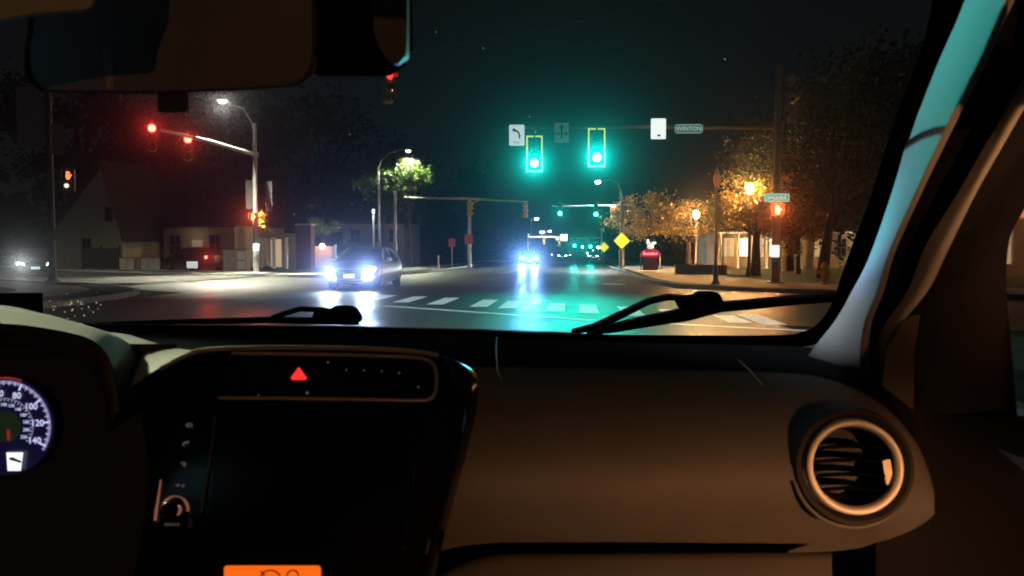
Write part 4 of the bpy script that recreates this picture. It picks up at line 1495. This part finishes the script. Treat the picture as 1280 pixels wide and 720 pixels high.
def dense(L, n=6):
    out = []
    P = [Vector((*p, 0)) for p in L]
    for i in range(len(P) - 1):
        p0, p1, p2, p3 = P[max(i - 1, 0)], P[i], P[i + 1], P[min(i + 2, len(P) - 1)]
        for k in range(n):
            t = k / n
            q = 0.5 * ((2 * p1) + (p2 - p0) * t + (2 * p0 - 5 * p1 + 4 * p2 - p3) * t * t + (3 * p1 - p0 - 3 * p2 + p3) * t ** 3)
            out.append((q.x, q.y))
    out.append(tuple(P[-1][:2]))
    return out


bL, bR = dense(bandL, 4), dense(bandR, 4)
part(MB().grid(strip(bL, bR, lambda i: wsD(*bL[i]) - .006, lambda i: wsD(*bR[i]) - .010, 4, .003)), 'windscreen_seal', 'rubber', None, 'full')
# faint bright lower edge of the glass
gl = [atD(px, py, wsD(px, py) - .014) for px, py in dense([(60, 404.6), (160, 405.2), (320, 406.2), (480, 409), (640, 413), (730, 417)], 6)]
part(MB().tube(gl, .0011, 6), 'glass_edge', 'satin_dim', None, 'full')
# cowl below the glass outside
rows = [[atD(px, py, wsD(px, py) + .05) + Vector((0, k * .12, -.03 - k * .05)) for px in np.linspace(-200, 1100, 14)] for k, py in enumerate((428, 430, 432))]
part(MB().grid(rows), 'cowl_panel', 'black_plastic', None, 'full')

# --- A-pillar trim on the right
pA = [(1228, -40), (1200, 0), (1170, 75), (1140, 155), (1115, 240), (1087, 320), (1066, 362), (1044, 400), (1019, 432), (1008, 448)]
pB = [(1290, -40), (1262, 0), (1228, 75), (1190, 150), (1150, 232), (1114, 312), (1099, 362), (1083, 405), (1081, 452), (1086, 478)]
pC = [(1345, -40), (1325, 0), (1290, 78), (1248, 152), (1198, 240), (1158, 305), (1135, 362), (1108, 403), (1090, 440), (1087, 480)]
pDd = [(1372, -40), (1352, 0), (1312, 80), (1272, 150), (1221, 240), (1184, 315), (1161, 362), (1126, 406), (1106, 440), (1102, 492)]
Dp = lambda i, n=10: .60 + .30 * (i / (n - 1)) ** 1.15
A_, B_, C_, D_ = (dense(q, 6) for q in (pA, pB, pC, pDd))
N_ = len(A_)
dA = lambda i: Dp(i, N_) + .040
dB = lambda i: Dp(i, N_) - .015
# rounded nose of the trim: extra curl away at the groove
rowsA = strip(A_, B_, dA, dB, 10, .004)
Bx = [(x + 6, y + 1) for x, y in B_]
rowsA.append([atD(*Bx[i], dB(i) + .012) for i in range(N_)])
rowsA.append([atD(*Bx[i], dB(i) + .05) for i in range(N_)])
part(MB().grid(rowsA), 'pillar_trim', 'pillar', None, 'full')
part(MB().grid(strip(Bx, C_, lambda i: dB(i) + .05, lambda i: dB(i) + .05, 3)), 'door_seal', 'rubber', None, 'full')
part(MB().grid(strip(C_, D_, lambda i: dB(i) + .03, lambda i: dB(i) - .0, 5, .010)), 'door_frame_edge', 'pillar', None, 'full')
# --- door
dr = MB()
E_ = [(1480, -40), (1455, 0), (1400, 80), (1350, 150), (1302, 215), (1280, 262), (1262, 300), (1258, 360), (1264, 430), (1275, 560)]
E_ = dense(E_, 6)
dr.grid(strip([(x, y) for x, y in D_], E_, lambda i: dB(i) + .0, lambda i: dB(i) + .02, 6, .02))
part(dr, 'door', 'door', None, 'full')
door = car.children[-1]
Q = [(1161, 362), (1126, 406), (1107, 438), (1103, 482), (1142, 512), (1143, 440), (1150, 395)]
part(MB().add([atD(x, y, .80) for x, y in Q], [tuple(range(7))]).add([atD(x, y, .815) for x, y in Q], [tuple(range(7))]), 'sail_panel', 'door_brown', door).location = (0, 0, 0)
# lower door and sill to the right
rows = []
for py, dd in ((470, .92), (520, .90), (600, .86), (700, .80), (800, .74)):
    rows.append([atD(px, py, dd - (px - 1090) * .0004) for px in (1095, 1140, 1180, 1240, 1300, 1400)])
rows[0] = [atD(px, py, .885) for px, py in ((1090, 478), (1140, 500), (1180, 520), (1262, 545), (1320, 552), (1420, 560))]
part(MB().grid(rows), 'door_panel', 'door', door, 'full')
# side glass
sgp = [atD(1150, 200, .88), atD(1480, -60, .62), atD(1520, 560, .72), atD(1262, 575, .90)]
part(MB().add(sgp, [(0, 1, 2, 3)]), 'window_glass', 'side_glass', door)

# --- dashboard, passenger side
cols = [520, 545, 575, 640, 760, 900, 1000, 1040, 1080, 1110, 1135, 1152, 1163, 1168]
top_far = [419, 420, 421, 423, 427, 431, 434, 440, 458, 482, 512, 545, 580, 606]
D_far = [1.24, 1.24, 1.24, 1.24, 1.24, 1.20, 1.10, 1.02, .95, .91, .885, .86, .84, .83]
shoulder = [446, 446, 446, 447, 449, 452, 456, 464, 482, 504, 532, 562, 594, 616]
D_sh = [.90, .90, .90, .90, .90, .89, .88, .87, .86, .85, .84, .83, .82, .815]
chin = [692, 692, 692, 692, 692, 691, 690, 688, 684, 678, 670, 660, 650, 643]
rows_t = [0, .06, .16, .30, .46, .56, .65, .73, .80, .87, .93, 1.0]
rowD = [0, -.055, -.098, -.132, -.158, -.169, -.171, -.165, -.150, -.125, -.09, -.03]


def dash_pt(px, v):
    """v<0: the top, from the glass (-1) to the shoulder (0); 0..1: the face down to the chin"""
    tf, df = pch(cols, top_far, px), pch(cols, D_far, px)
    sh, ds = pch(cols, shoulder, px), pch(cols, D_sh, px)
    ch = pch(cols, chin, px)
    if v < 0:
        k = -v
        A, B = atD(px, sh, ds), atD(px, tf, df)
        p = A.lerp(B, k)
        return p + Vector((0, 0, .006 * math.sin(PI * k)))
    py = sh + (ch - sh) * v
    k = 1.0 if px < 1100 else max(.25, 1 - (px - 1100) / 90)
    return atD(px, py, ds + pch(rows_t, rowD, v) * k)


qx = list(np.linspace(520, 1000, 32)) + list(np.linspace(1010, 1168, 26))
vv = list(np.linspace(-1, 0, 9)) + [.01, .03, .06, .1, .15, .2, .26, .33, .4, .48, .56, .64, .68, .72, .76, .8, .84, .88, .91, .94, .97, 1.0]
pad = [[dash_pt(px, v) + Vector((0, 0, .0006)) for px in qx] for v in list(np.linspace(-1, 0, 9)) + [.01, .03, .05]]
part(MB().grid(pad), 'dashboard_pad', 'dash_top', None, 'full')
rows = [[dash_pt(px, v) for px in qx] for v in vv[6:]]
# tuck under the chin
rows.append([dash_pt(px, 1.0) + Vector((0, .006, -.003)) for px in qx])
under = [[dash_pt(px, 1.0) + Vector((0, a_, b_)) for px in qx] for a_, b_ in ((.006, -.003), (.02, -.008), (.09, -.012), (.10, -.12))]
part(MB().grid(under), 'dashboard_underside', 'rubber', None, 'full')  # shade under the overhang put in as a black surface
# hollow for the vent: drop faces inside it
mbd = MB().grid(rows)
VC = (1069, 586)
keep = []
for f in mbd.f:
    c = sum((mbd.v[i] for i in f), Vector()) / len(f)
    d = CR.transposed() @ (c - CL)
    px, py = 640 + F * d.x / -d.z, 360 - F * d.y / -d.z
    if ((px - VC[0]) / 64) ** 2 + ((py - VC[1]) / 62) ** 2 > 1 or py > 660:
        keep.append(f)
mbd.f = keep
dash = part(mbd, 'dashboard', 'dash', None, 'full')
# top over centre and driver side
rows = []
for v in np.linspace(0, 1, 7):
    rows.append([atD(px, 418.5 + v * 26 - max(0, (400 - px)) * .004, 1.24 + (.90 - 1.24) * v) + Vector((0, 0, .004 * math.sin(PI * v))) for px in np.linspace(-260, 560, 26)])
rows.append([atD(px, 446, .905) for px in np.linspace(-260, 560, 26)])
rows.append([atD(px, 620, .93) for px in np.linspace(-260, 560, 26)])
part(MB().grid(rows), 'dashboard_top', 'dash_top', None, 'full')
# glovebox lid
rows = []
for py, dd in ((691, .775), (694, .768), (702, .762), (730, .755), (790, .74), (900, .74)):
    r = []
    for px in np.linspace(520, 1040, 24):
        lift = 26 * max(0, (640 - px) / 90) ** 2 if px < 640 else 0
        r.append(atD(px, py + min(lift, 60) + (900 - px) * .004, dd))
    rows.append(r)
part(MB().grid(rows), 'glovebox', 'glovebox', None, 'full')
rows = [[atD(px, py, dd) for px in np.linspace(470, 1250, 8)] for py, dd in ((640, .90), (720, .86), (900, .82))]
part(MB().grid(rows), 'lower_dashboard', 'low_shade', None, 'full')

# --- round air vent
fwd = (CR @ Vector((0, 0, 1)))          # towards the lens
vax = (fwd + Vector((-.10, 0, .10))).normalized()
vc = atD(VC[0], VC[1] - 2, .700)
k = .700 / F
av = thing_part = None
mb = MB()
mb.lathe([(78 * k, -.11), (77 * k, -.045), (75 * k, -.012), (71 * k, .000), (66 * k, .001), (62 * k, -.006), (60 * k, -.02)], vc, vax, 56)
vent = part(mb, 'air_vent', 'black_plastic', None, 50)
mb = MB()
mb.lathe([(60 * k, -.010), (58.5 * k, .000), (56 * k, .0035), (53 * k, .0030), (50.5 * k, -.001), (49 * k, -.010), (48.5 * k, -.03)], vc, vax, 64)
part(mb, 'ring', 'satin', vent, 'full').location = (0, 0, 0)
mb = MB()
mb.lathe([(49 * k, -.006), (47 * k, -.03), (43 * k, -.055), (.001, -.06)], vc, vax, 40)
part(mb, 'duct', 'black_plastic', vent, 60)
vu = (CR @ Vector((0, 1, 0)))
vr = vax.cross(vu).normalized() * -1
vr = (CR @ Vector((1, 0, 0)))
for dy in (-27, -9, 9, 27):
    sl = []
    half = math.sqrt(max(0, 46 ** 2 - dy ** 2))
    for a_ in np.linspace(0, 2 * PI, 15):
        dep, dz = -.019 + .015 * math.cos(a_), 2.6 * math.sin(a_) - 3 * (1 - math.cos(a_))
        sl.append([vc + vax * dep + vr * (q * half * k) + vu * ((-dy + dz - 3 * q * q) * k) for q in np.linspace(-1, 1, 14)])
    part(MB().grid(sl), 'slat', 'slat', vent, 'full')
tb = MB()
tb.box(vc + vr * (45 * k) + vu * (-14 * k) + vax * -.006, (.006, .004, .030), (Matrix.Rotation(R(-12), 3, 'Y')))
part(tb, 'tab', 'satin', vent)
# moulded lip beneath the vent
lipc = []
for q in np.linspace(R(195), R(330), 30):
    lipc.append(vc + vax * -.004 + (vr * math.cos(q) + vu * math.sin(q)) * 76.5 * k)
part(MB().tube(lipc, .0016, 8), 'lip', 'dash', vent, 'full')

# --- centre console
def cD(py):
    return 1 / (1.316 + (py - 440) / 280 * .2466)


def cp(px, py, h=0.0):
    return atD(px, py, cD(py) - h)


def rrect(x0, y0, x1, y1, r, n=6, skew=0.0):
    out = []
    for cx, cy, a0 in ((x1 - r, y0 + r, -90), (x1 - r, y1 - r, 0), (x0 + r, y1 - r, 90), (x0 + r, y0 + r, 180)):
        for q in range(n + 1):
            an = R(a0 + 90 * q / n)
            x, y = cx + r * math.cos(an), cy + r * math.sin(an)
            out.append((x - skew * (y - y0) / (y1 - y0), y))
    return out


def plaque(loop, h0, h1, bevel=.0):
    A = [cp(x, y, h0) for x, y in loop]
    B = [cp(x, y, h1) for x, y in loop]
    return MB().prism(A, B, False, True)


body_loop = dense([(168, 482), (196, 462), (236, 444), (262, 438.5), (320, 436.5), (420, 437), (500, 440), (545, 446), (563, 458), (566, 500), (560, 560), (548, 620), (534, 680), (520, 740), (500, 860), (150, 860), (172, 700), (186, 600), (176, 520)], 4)[:-1]
cons = part(plaque(body_loop, -.08, 0.0), 'center_console', 'piano', None, 40)
# curved cheek to the passenger side
ck0 = dense([(545, 444.5), (566, 452), (570, 500), (563, 560), (551, 620), (537, 680), (522, 760)], 5)
ck1 = dense([(556, 446), (592, 464), (597, 500), (585, 560), (569, 620), (553, 680), (535, 760)], 5)
part(MB().grid(strip(ck0, ck1, lambda i: cD(ck0[i][1]) - .001, lambda i: cD(ck1[i][1]) + .02, 6, .012)), 'cheek', 'piano', cons, 'full')
# ridge along the top
rd = dense([(200, 461), (238, 442), (262, 437), (330, 434.6), (430, 435.3), (505, 438.5), (548, 444)], 6)
part(MB().tube([cp(x, y, .001) for x, y in rd], .0022, 8), 'ridge', 'hood_plastic', cons, 'full')
# slot with silver trim
sl0 = rrect(236, 442, 546, 501, 16)
part(plaque(rrect(238, 443, 544, 500, 15), .0, .0012), 'slot', 'screen', cons)
trim = [(272, 497.5), (340, 498), (440, 499), (520, 500.5), (536, 499), (543, 493), (545.5, 482), (545, 466), (541, 455), (530, 449), (505, 446), (440, 444), (360, 442.2), (290, 441.5)]
part(MB().tube([cp(x, y, .0022) for x, y in dense(trim, 5)], .0017, 8), 'trim', 'satin_trim', cons, 'full')
tri = [(373.5, 458.5), (384, 472.5), (381, 475), (366, 475), (363, 472.5)]
part(plaque(tri, .001, .0030), 'hazard_button', 'hazard', cons)
ic = MB()
for x, y, r in ((410, 453, 1.4), (433, 462, 1.2), (455, 463, 1.2), (477, 464, 1.2), (499, 466, 1.2), (523, 484, 1.4), (323, 494, 1.4), (384, 491, 2.2)):
    ic.prism([cp(x + r * math.cos(q), y + r * math.sin(q), .0014) for q in np.linspace(0, 6.28, 7)[:-1]], [cp(x + r * math.cos(q), y + r * math.sin(q), .002) for q in np.linspace(0, 6.28, 7)[:-1]])
part(ic, 'indicator', 'icon', cons)
# dead touch screen and its two light strips
part(plaque(rrect(268, 506, 512, 694, 8, 5, 4), .0, .0016), 'touch_screen', 'screen', cons)
part(MB().tube([cp(x, y, .003) for x, y in ((269, 520), (263, 570), (257, 605), (251, 641))], [.0006, .0009, .0011, .0012], 6), 'light_strip', 'satin_dim', cons)
part(MB().tube([cp(x, y, .003) for x, y in ((201, 600), (198, 622), (195, 640), (194, 650))], [.0006, .0009, .0012, .0012], 6), 'light_strip', 'icon_warm', cons)
part(MB().tube([cp(x, y, .001) for x, y in dense([(512, 512), (515, 560), (513, 620), (508, 690)], 5)], .0042, 10), 'highlight_bead', 'piano', cons, 'full')  # glossy bead added to catch a highlight from the lantern
# side buttons
def icon(pts, w_=.0007):
    return MB().tube([cp(x, y, .0022) for x, y in pts], w_, 5)


m_ = icon([(233, 531), (236, 529.5), (240, 530), (240, 533), (234, 533), (233, 531)]); part(m_, 'button', 'icon', cons)
m_ = icon([(229, 557), (230, 554), (233, 553), (236, 552.5)], .0010); part(m_, 'button', 'icon', cons)
m_ = icon([(226, 579), (229, 578), (232, 580), (231, 583), (229, 581)], .0008); part(m_, 'button', 'icon', cons)
m_ = icon([(220, 607), (222, 606), (224, 607)], .0011); m_.tube([cp(x, y, .0022) for x, y in ((227, 608), (229, 607), (230.5, 606))], .0011, 5); part(m_, 'button', 'icon', cons)
kc = cp(219, 636, .0)
kn = MB().lathe([(13 * .0007, -.004), (12.5 * .0007, .008), (11 * .0007, .010), (8 * .0007, .0095), (.0001, .0085)], kc, fwd, 28)
knob = part(kn, 'knob', 'piano', cons, 40)
part(MB().tube([cp(219 + 16 * math.cos(q), 636 + 15 * math.sin(q), .003) for q in np.linspace(R(170), R(370), 24)], .0010, 6), 'knob_ring', 'icon_warm', cons, 'full')
part(MB().tube([cp(219 + 6.5 * math.cos(q), 637 + 7 * math.sin(q), .014) for q in np.linspace(R(-50), R(70), 10)], [.0004] + [.0011] * 8 + [.0004], 6), 'knob_mark', 'icon_warm', cons, 'full')
mb = MB()
for x in (206, 209.5, 213, 217, 221.5):
    mb.add([cp(x, 654, .0022), cp(x + 2.4, 654, .0022), cp(x + 2.4, 657, .0022), cp(x, 657, .0022)], [(0, 1, 2, 3)])
part(mb, 'lettering', 'icon', cons)
# orange climate display
part(plaque(rrect(280, 707, 401, 780, 4), .001, .004), 'climate_display', 'orange_lcd', cons)
mb = MB()
mb.tube([cp(338 + 12 * math.cos(q), 722 + 9 * math.sin(q), .0048) for q in np.linspace(R(180), R(360), 14)], .0006, 5)
mb.tube([cp(366 + 7 * math.cos(q), 719 + 6 * math.sin(q), .0048) for q in np.linspace(R(170), R(370), 14)], .0006, 5)
mb.tube([cp(326, 714, .0048), cp(330, 719, .0048), cp(331, 724, .0048)], .0006, 5)
part(mb, 'display_symbol', 'lcd_ink', cons)

# --- instrument binnacle
crest = dense([(-220, 366), (-100, 372), (0, 381), (50, 391), (100, 404), (130, 415), (146, 428), (154, 446), (159, 470), (160, 500)], 6)
lip = dense([(-220, 398), (-100, 400), (0, 404), (50, 409), (96, 418), (120, 428), (134, 443), (142, 462), (147, 486), (149, 512)], 6)
inn = dense([(-220, 440), (-100, 440), (0, 442), (40, 447), (80, 458), (104, 472), (116, 490), (124, 510), (128, 530), (130, 552)], 6)
n_ = len(crest)
row0 = [atD(*crest[i], .86) + Vector((-.02, .14, -.075)) for i in range(n_)]
row1 = [atD(*crest[i], .86) + Vector((-.004, .035, -.008)) for i in range(n_)]
row2 = [atD(*crest[i], .86) for i in range(n_)]
row3 = [atD(*[(crest[i][q] * .62 + lip[i][q] * .38) for q in (0, 1)], .835) for i in range(n_)]
row4 = [atD(*lip[i], .80) for i in range(n_)]
row5 = [atD(*[(lip[i][q] * .94 + inn[i][q] * .06) for q in (0, 1)], .797) for i in range(n_)]
row6 = [atD(*inn[i], .96) for i in range(n_)]
hood = part(MB().grid([row0, row1, row2, row3, row4]), 'instrument_hood', 'hood_plastic', None, 'full')
ic_ = part(MB().grid([row4, row5, row6]), 'hood_lining', 'black_plastic', hood, 'full')
# saddle between binnacle and console
tp = dense([(136, 415), (160, 418), (186, 426), (214, 434), (244, 438)], 6)
bt = dense([(150, 488), (166, 482), (188, 467), (212, 454), (240, 441)], 6)
rows = strip(tp, bt, lambda i: .98 - .1 * i / len(tp), lambda i: .845 - .04 * i / len(tp), 8, -.012)
part(MB().grid(rows), 'dashboard_saddle', 'hood_plastic', None, 'full')
# dial
dc_px, dc_py, DD = 7, 533, .88
dk = DD / F
dcw = atD(dc_px, dc_py, DD)
ux, uy = CR @ Vector((1, 0, 0)), CR @ Vector((0, 1, 0))
clus = part(MB().grid([[atD(px, py, .905) for px in (-300, -100, 60, 145, 220)] for py in (430, 520, 640, 900)]), 'instrument_cluster', 'black_plastic')


def dpt(r, deg, h=0.0):
    q = R(deg)
    return dcw + (ux * math.cos(q) + uy * math.sin(q)) * r * dk + fwd * h


part(MB().add([dpt(61, q, 0) for q in range(0, 360, 6)], [tuple(range(60))]), 'dial_face', 'dial', clus)
mb = MB()
mb.grid([[dpt(r, q, .0012) for q in range(-32, 236, 3)] for r in (53.5, 57.5)])
part(mb, 'dial_ring', 'dial_ring', clus)
mb = MB()
mb.grid([[dpt(r, q, .0012) for q in range(70, 140, 4)] for r in (59.5, 62)])
part(mb, 'rim_glow', 'dial_red', clus)
mb = MB()
for i in range(0, 29):
    an = -25 + 31 * 7 * i / 28
    big = i % 4 == 0
    r0 = 48.5 if big else 52
    w_ = 1.1 if big else .45
    t_ = R(an)
    tv = (ux * -math.sin(t_) + uy * math.cos(t_)) * w_ * dk
    A, B = dpt(r0, an, .0022), dpt(57, an, .0022)
    mb.add([A - tv, B - tv, B + tv, A + tv], [(0, 1, 2, 3)])
for i in range(0, 30):
    an = -32 + 220 * i / 29
    t_ = R(an)
    tv = (ux * -math.sin(t_) + uy * math.cos(t_)) * .3 * dk
    A, B = dpt(32, an, .0022), dpt(35, an, .0022)
    mb.add([A - tv, B - tv, B + tv, A + tv], [(0, 1, 2, 3)])
part(mb, 'tick_marks', 'dial_num', clus)
mb = MB()
Rm = Matrix((ux, uy, fwd)).transposed().to_4x4()
for i, s_ in enumerate(('140', '120', '100', '80', '60', '40', '20', '0')):
    m4 = Rm.copy(); m4.translation = dpt(41.5, -25 + 31 * i, .0022)
    mb.text(s_, 11.0 * dk, m4, 'CENTER', .022)
for i, s_ in enumerate(('220', '200', '180', '160', '140', '120', '100', '80', '60', '40', '20')):
    m4 = Rm.copy(); m4.translation = dpt(27.5, -28 + 20 * i, .0022)
    mb.text(s_, 5.4 * dk, m4, 'CENTER', .02)
# thicken the figures a little
part(mb, 'numerals', 'dial_num', clus)
part(MB().grid([[dpt(r, q, .0012) for q in range(-32, 200, 4)] for r in (34.6, 35.6)]), 'inner_ring', 'dial_ring', clus)
part(MB().add([dpt(20, q, .001) for q in range(0, 360, 12)], [tuple(range(30))]), 'dial_center', 'dial_green', clus)
part(MB().add([atD(8, 539, DD - .003), atD(12, 537, DD - .003), atD(12.5, 549, DD - .003), atD(9.5, 552, DD - .003)], [(0, 1, 2, 3)]), 'needle', 'dial_red', clus)
part(MB().add([atD(x, y, DD - .004) for x, y in ((8, 565.5), (29, 565.5), (26, 588.5), (9.5, 588.5))], [(0, 1, 2, 3)]), 'fuel_display', 'lcd_white', clus)
part(MB().add([atD(x, y, DD - .0046) for x, y in ((11, 572), (16, 571.5), (27, 576.5), (26, 579), (18, 576.5), (12, 575))], [(0, 1, 2, 3, 4, 5)]), 'fuel_symbol', 'sign_black', clus)

# --- mirror
mD = .60
ml = dense([(34, 40), (30, 62), (32, 92), (44, 110), (70, 116), (200, 117.5), (340, 112), (375, 106), (392, 92), (398, 66), (398, 20), (396, -50), (370, -70), (60, -70), (38, -40), (34, 0)], 5)[:-1]
msh = lambda L, d, s_=1.0, cx=215, cy=30: [atD(cx + (x - cx) * s_, cy + (y - cy) * s_, d) for x, y in L]
mb = MB()
mb.prism(msh(ml, mD + .035, .93), msh(ml, mD + .012), True, False)
mb.prism(msh(ml, mD + .012), msh(ml, mD), False, False)
mb.prism(msh(ml, mD), msh(ml, mD - .003, .985), False, True)
mir = part(mb, 'rear_view_mirror', 'black_plastic', None, 50)
part(MB().add(msh(ml, mD - .0045, .955), [tuple(range(len(ml)))]), 'mirror_glass', 'mirror', mir)
q = [(128, 58), (139, 60), (143, 112), (133, 112)]
part(MB().add([atD(x, y, mD - .0055) for x, y in q], [(0, 1, 2, 3)]), 'painted_reflection', 'mirror_strip', mir)
tab = rrect(197, 108, 236, 141, 6)
mb = MB().prism([atD(x, y, mD + .03) for x, y in tab], [atD(x, y, mD - .001) for x, y in tab])
part(mb, 'dimmer_lever', 'black_plastic', mir)
# sensor housing behind the mirror, on the glass
hl = dense([(385, -60), (388, 40), (392, 86), (402, 94.5), (440, 95), (478, 95), (500, 88), (512, 70), (516, 45), (512, -60)], 5)[:-1]
mb = MB()
mb.prism([atD(450 + (x - 450) * .9, y - 6, .74) for x, y in hl], [atD(x, y, .66) for x, y in hl], True, False)
mb.prism([atD(x, y, .66) for x, y in hl], [atD(450 + (x - 450) * .93, y - 3, .648) for x, y in hl], False, True)
sh_ = part(mb, 'sensor_housing', 'rubber', None, 50)
lobe = dense([(462, -60), (462, 30), (466, 52), (478, 72), (494, 84), (506, 78), (513, 58), (512, -60)], 5)[:-1]
mb = MB()
mb.prism([atD(x, y, .66) for x, y in lobe], [atD(488 + (x - 488) * .82, y - 4, .625) for x, y in lobe], False, True)
part(mb, 'cover', 'dash', sh_, 60)
# headliner, visor
rows = []
for Y, z in ((.52, 1.468), (.35, 1.485), (.35, 1.485), (.1, 1.50), (-.3, 1.51)):
    rows.append([Vector((x, Y, z - .06 * abs((x + .25) / .75) ** 3)) for x in np.linspace(-1.0, .5, 15)])
part(MB().grid(rows), 'headliner', 'headliner', None, 'full')
vz = dense([(-260, 70), (-60, 40), (10, 26), (60, 19), (104, 16), (116, 8), (118, -10), (110, -120), (-260, -120)], 4)
mb = MB().prism([atD(x, y, .50) for x, y in vz], [atD(x, y - 4, .478) for x, y in vz])
part(mb, 'sun_visor', 'headliner', None, 50)
# left pillar foot
rows = [[atD(px, py, .98 + dz) for px, dz in ((-260, .0), (-60, -.03), (10, -.03), (44, .0), (54, .06))] for py in (366, 372, 380, 392, 410)]
part(MB().grid(rows), 'pillar_foot', 'rubber', None, 'full')

# --- wipers, lying on the outside of the glass
def wsp(px, py, out=.012):
    return atD(px, py, wsD(px, py) + out)


wr = MB()
wr.tube([wsp(1046, 371, .03), wsp(990, 375, .03), wsp(940, 380, .028), wsp(880, 385, .024)], [.0068, .0072, .0078, .0080], 8)
wip = part(wr, 'wiper', 'rubber', None, 50)
mb = MB()
mb.tube([wsp(900, 382, .02), wsp(860, 392, .014), wsp(810, 401, .012), wsp(770, 409, .010), wsp(735, 415, .010)], [.0095, .0105, .0095, .008, .006], 8)
mb.tube([wsp(862, 373, .022), wsp(835, 371, .022), wsp(812, 376, .02), wsp(775, 394, .016), wsp(742, 409, .012), wsp(716, 414, .012)], [.0050, .0050, .0052, .0062, .006, .004], 8)
part(mb, 'blade', 'rubber', wip, 50)
hubl = dense([(842, 372), (848, 384), (862, 394), (886, 392), (904, 384), (902, 372), (894, 365), (872, 364), (866, 369)], 4)[:-1]
part(MB().prism([wsp(x, y, .045) for x, y in hubl], [wsp(x, y, .012) for x, y in hubl]), 'hub', 'rubber', wip, 40)
wl = MB()
wl.tube([wsp(448, 392, .026), wsp(400, 387, .024), wsp(375, 386, .022), wsp(352, 393, .016), wsp(340, 397, .012)], [.0048, .0045, .0042, .004, .0035], 8)
wip2 = part(wl, 'wiper', 'rubber', None, 50)
part(MB().tube([wsp(448, 401, .014), wsp(390, 401, .012), wsp(330, 400, .010), wsp(240, 402, .010), wsp(150, 405, .010), wsp(110, 406, .01)], [.0065, .0060, .0052, .0045, .0040, .003], 8), 'blade', 'rubber', wip2, 50)
hb2 = dense([(416, 384), (420, 382), (440, 382), (450, 390), (451, 402), (420, 404), (394, 401), (393, 390), (414, 388)], 4)[:-1]
part(MB().prism([wsp(x, y, .04) for x, y in hb2], [wsp(x, y, .010) for x, y in hb2]), 'hub', 'rubber', wip2, 40)

# specks of dried spray on the glass, their sparkle put in as glow
rnd = random.Random(3)
mb = MB()
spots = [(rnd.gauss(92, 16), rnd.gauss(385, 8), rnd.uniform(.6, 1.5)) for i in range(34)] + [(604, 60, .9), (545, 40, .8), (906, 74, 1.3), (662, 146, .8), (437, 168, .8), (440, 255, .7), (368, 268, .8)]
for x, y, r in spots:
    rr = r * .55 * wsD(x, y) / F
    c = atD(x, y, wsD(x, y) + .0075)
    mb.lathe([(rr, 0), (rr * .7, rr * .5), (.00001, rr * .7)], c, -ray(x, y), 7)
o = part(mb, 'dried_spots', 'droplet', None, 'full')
# thin pale curved lines on the dashboard top
part(MB().tube([dash_pt(621, -.7) + Vector((0, 0, .003)), dash_pt(620, -.1) + Vector((0, -.0, .003)), dash_pt(622, .08) + Vector((0, -.004, .003)), dash_pt(628, .13) + Vector((0, -.004, .003))], [.0003, .0006, .0006, .0003], 5), 'dash_line', 'dash_line', dash)
part(MB().tube([dash_pt(922, .0) + Vector((0, 0, .003)), dash_pt(938, .06) + Vector((0, -.002, .003)), dash_pt(952, .13) + Vector((0, -.003, .003))], [.0003, .0006, .0004], 5), 'dash_line', 'dash_line', dash)

# our own dipped headlights on the road ahead
for s_ in (-1, 1):
    L = Vector((car_loc.x + s_ * .6, 2.3, .68))
    o = part(MB().lathe([(.09, 0), (.07, .03), (.001, .05)], L, (0, 1, 0), 14), 'headlight', glow('own_headlamp', (1, .95, .85), 8), None, 60)
    lamp('SPOT', 'headlight_beam', L + Vector((0, .1, 0)) - car_loc, 30000, (1.0, .95, .88), car, (-.22 if s_ < 0 else .02, 1, -.15 if s_ < 0 else -.25), .06, 32, 1.0)

# ------------------------------------------------------------------ render settings
scene.view_settings.view_transform = 'Standard'
scene.view_settings.look = 'None'
scene.view_settings.exposure = 0
scene.view_settings.gamma = 1
scene.render.engine = 'CYCLES'
cy = scene.cycles
cy.use_denoising = True
cy.denoising_input_passes = 'RGB_ALBEDO_NORMAL'
cy.use_adaptive_sampling = True
cy.adaptive_threshold = 0.01
cy.max_bounces = 6
cy.diffuse_bounces = 2
cy.glossy_bounces = 3
cy.transmission_bounces = 2
cy.volume_bounces = 0
cy.transparent_max_bounces = 12
cy.caustics_reflective = False
cy.caustics_refractive = False
cy.sample_clamp_indirect = 4
cy.use_light_tree = False
cy.filter_width = 1.8
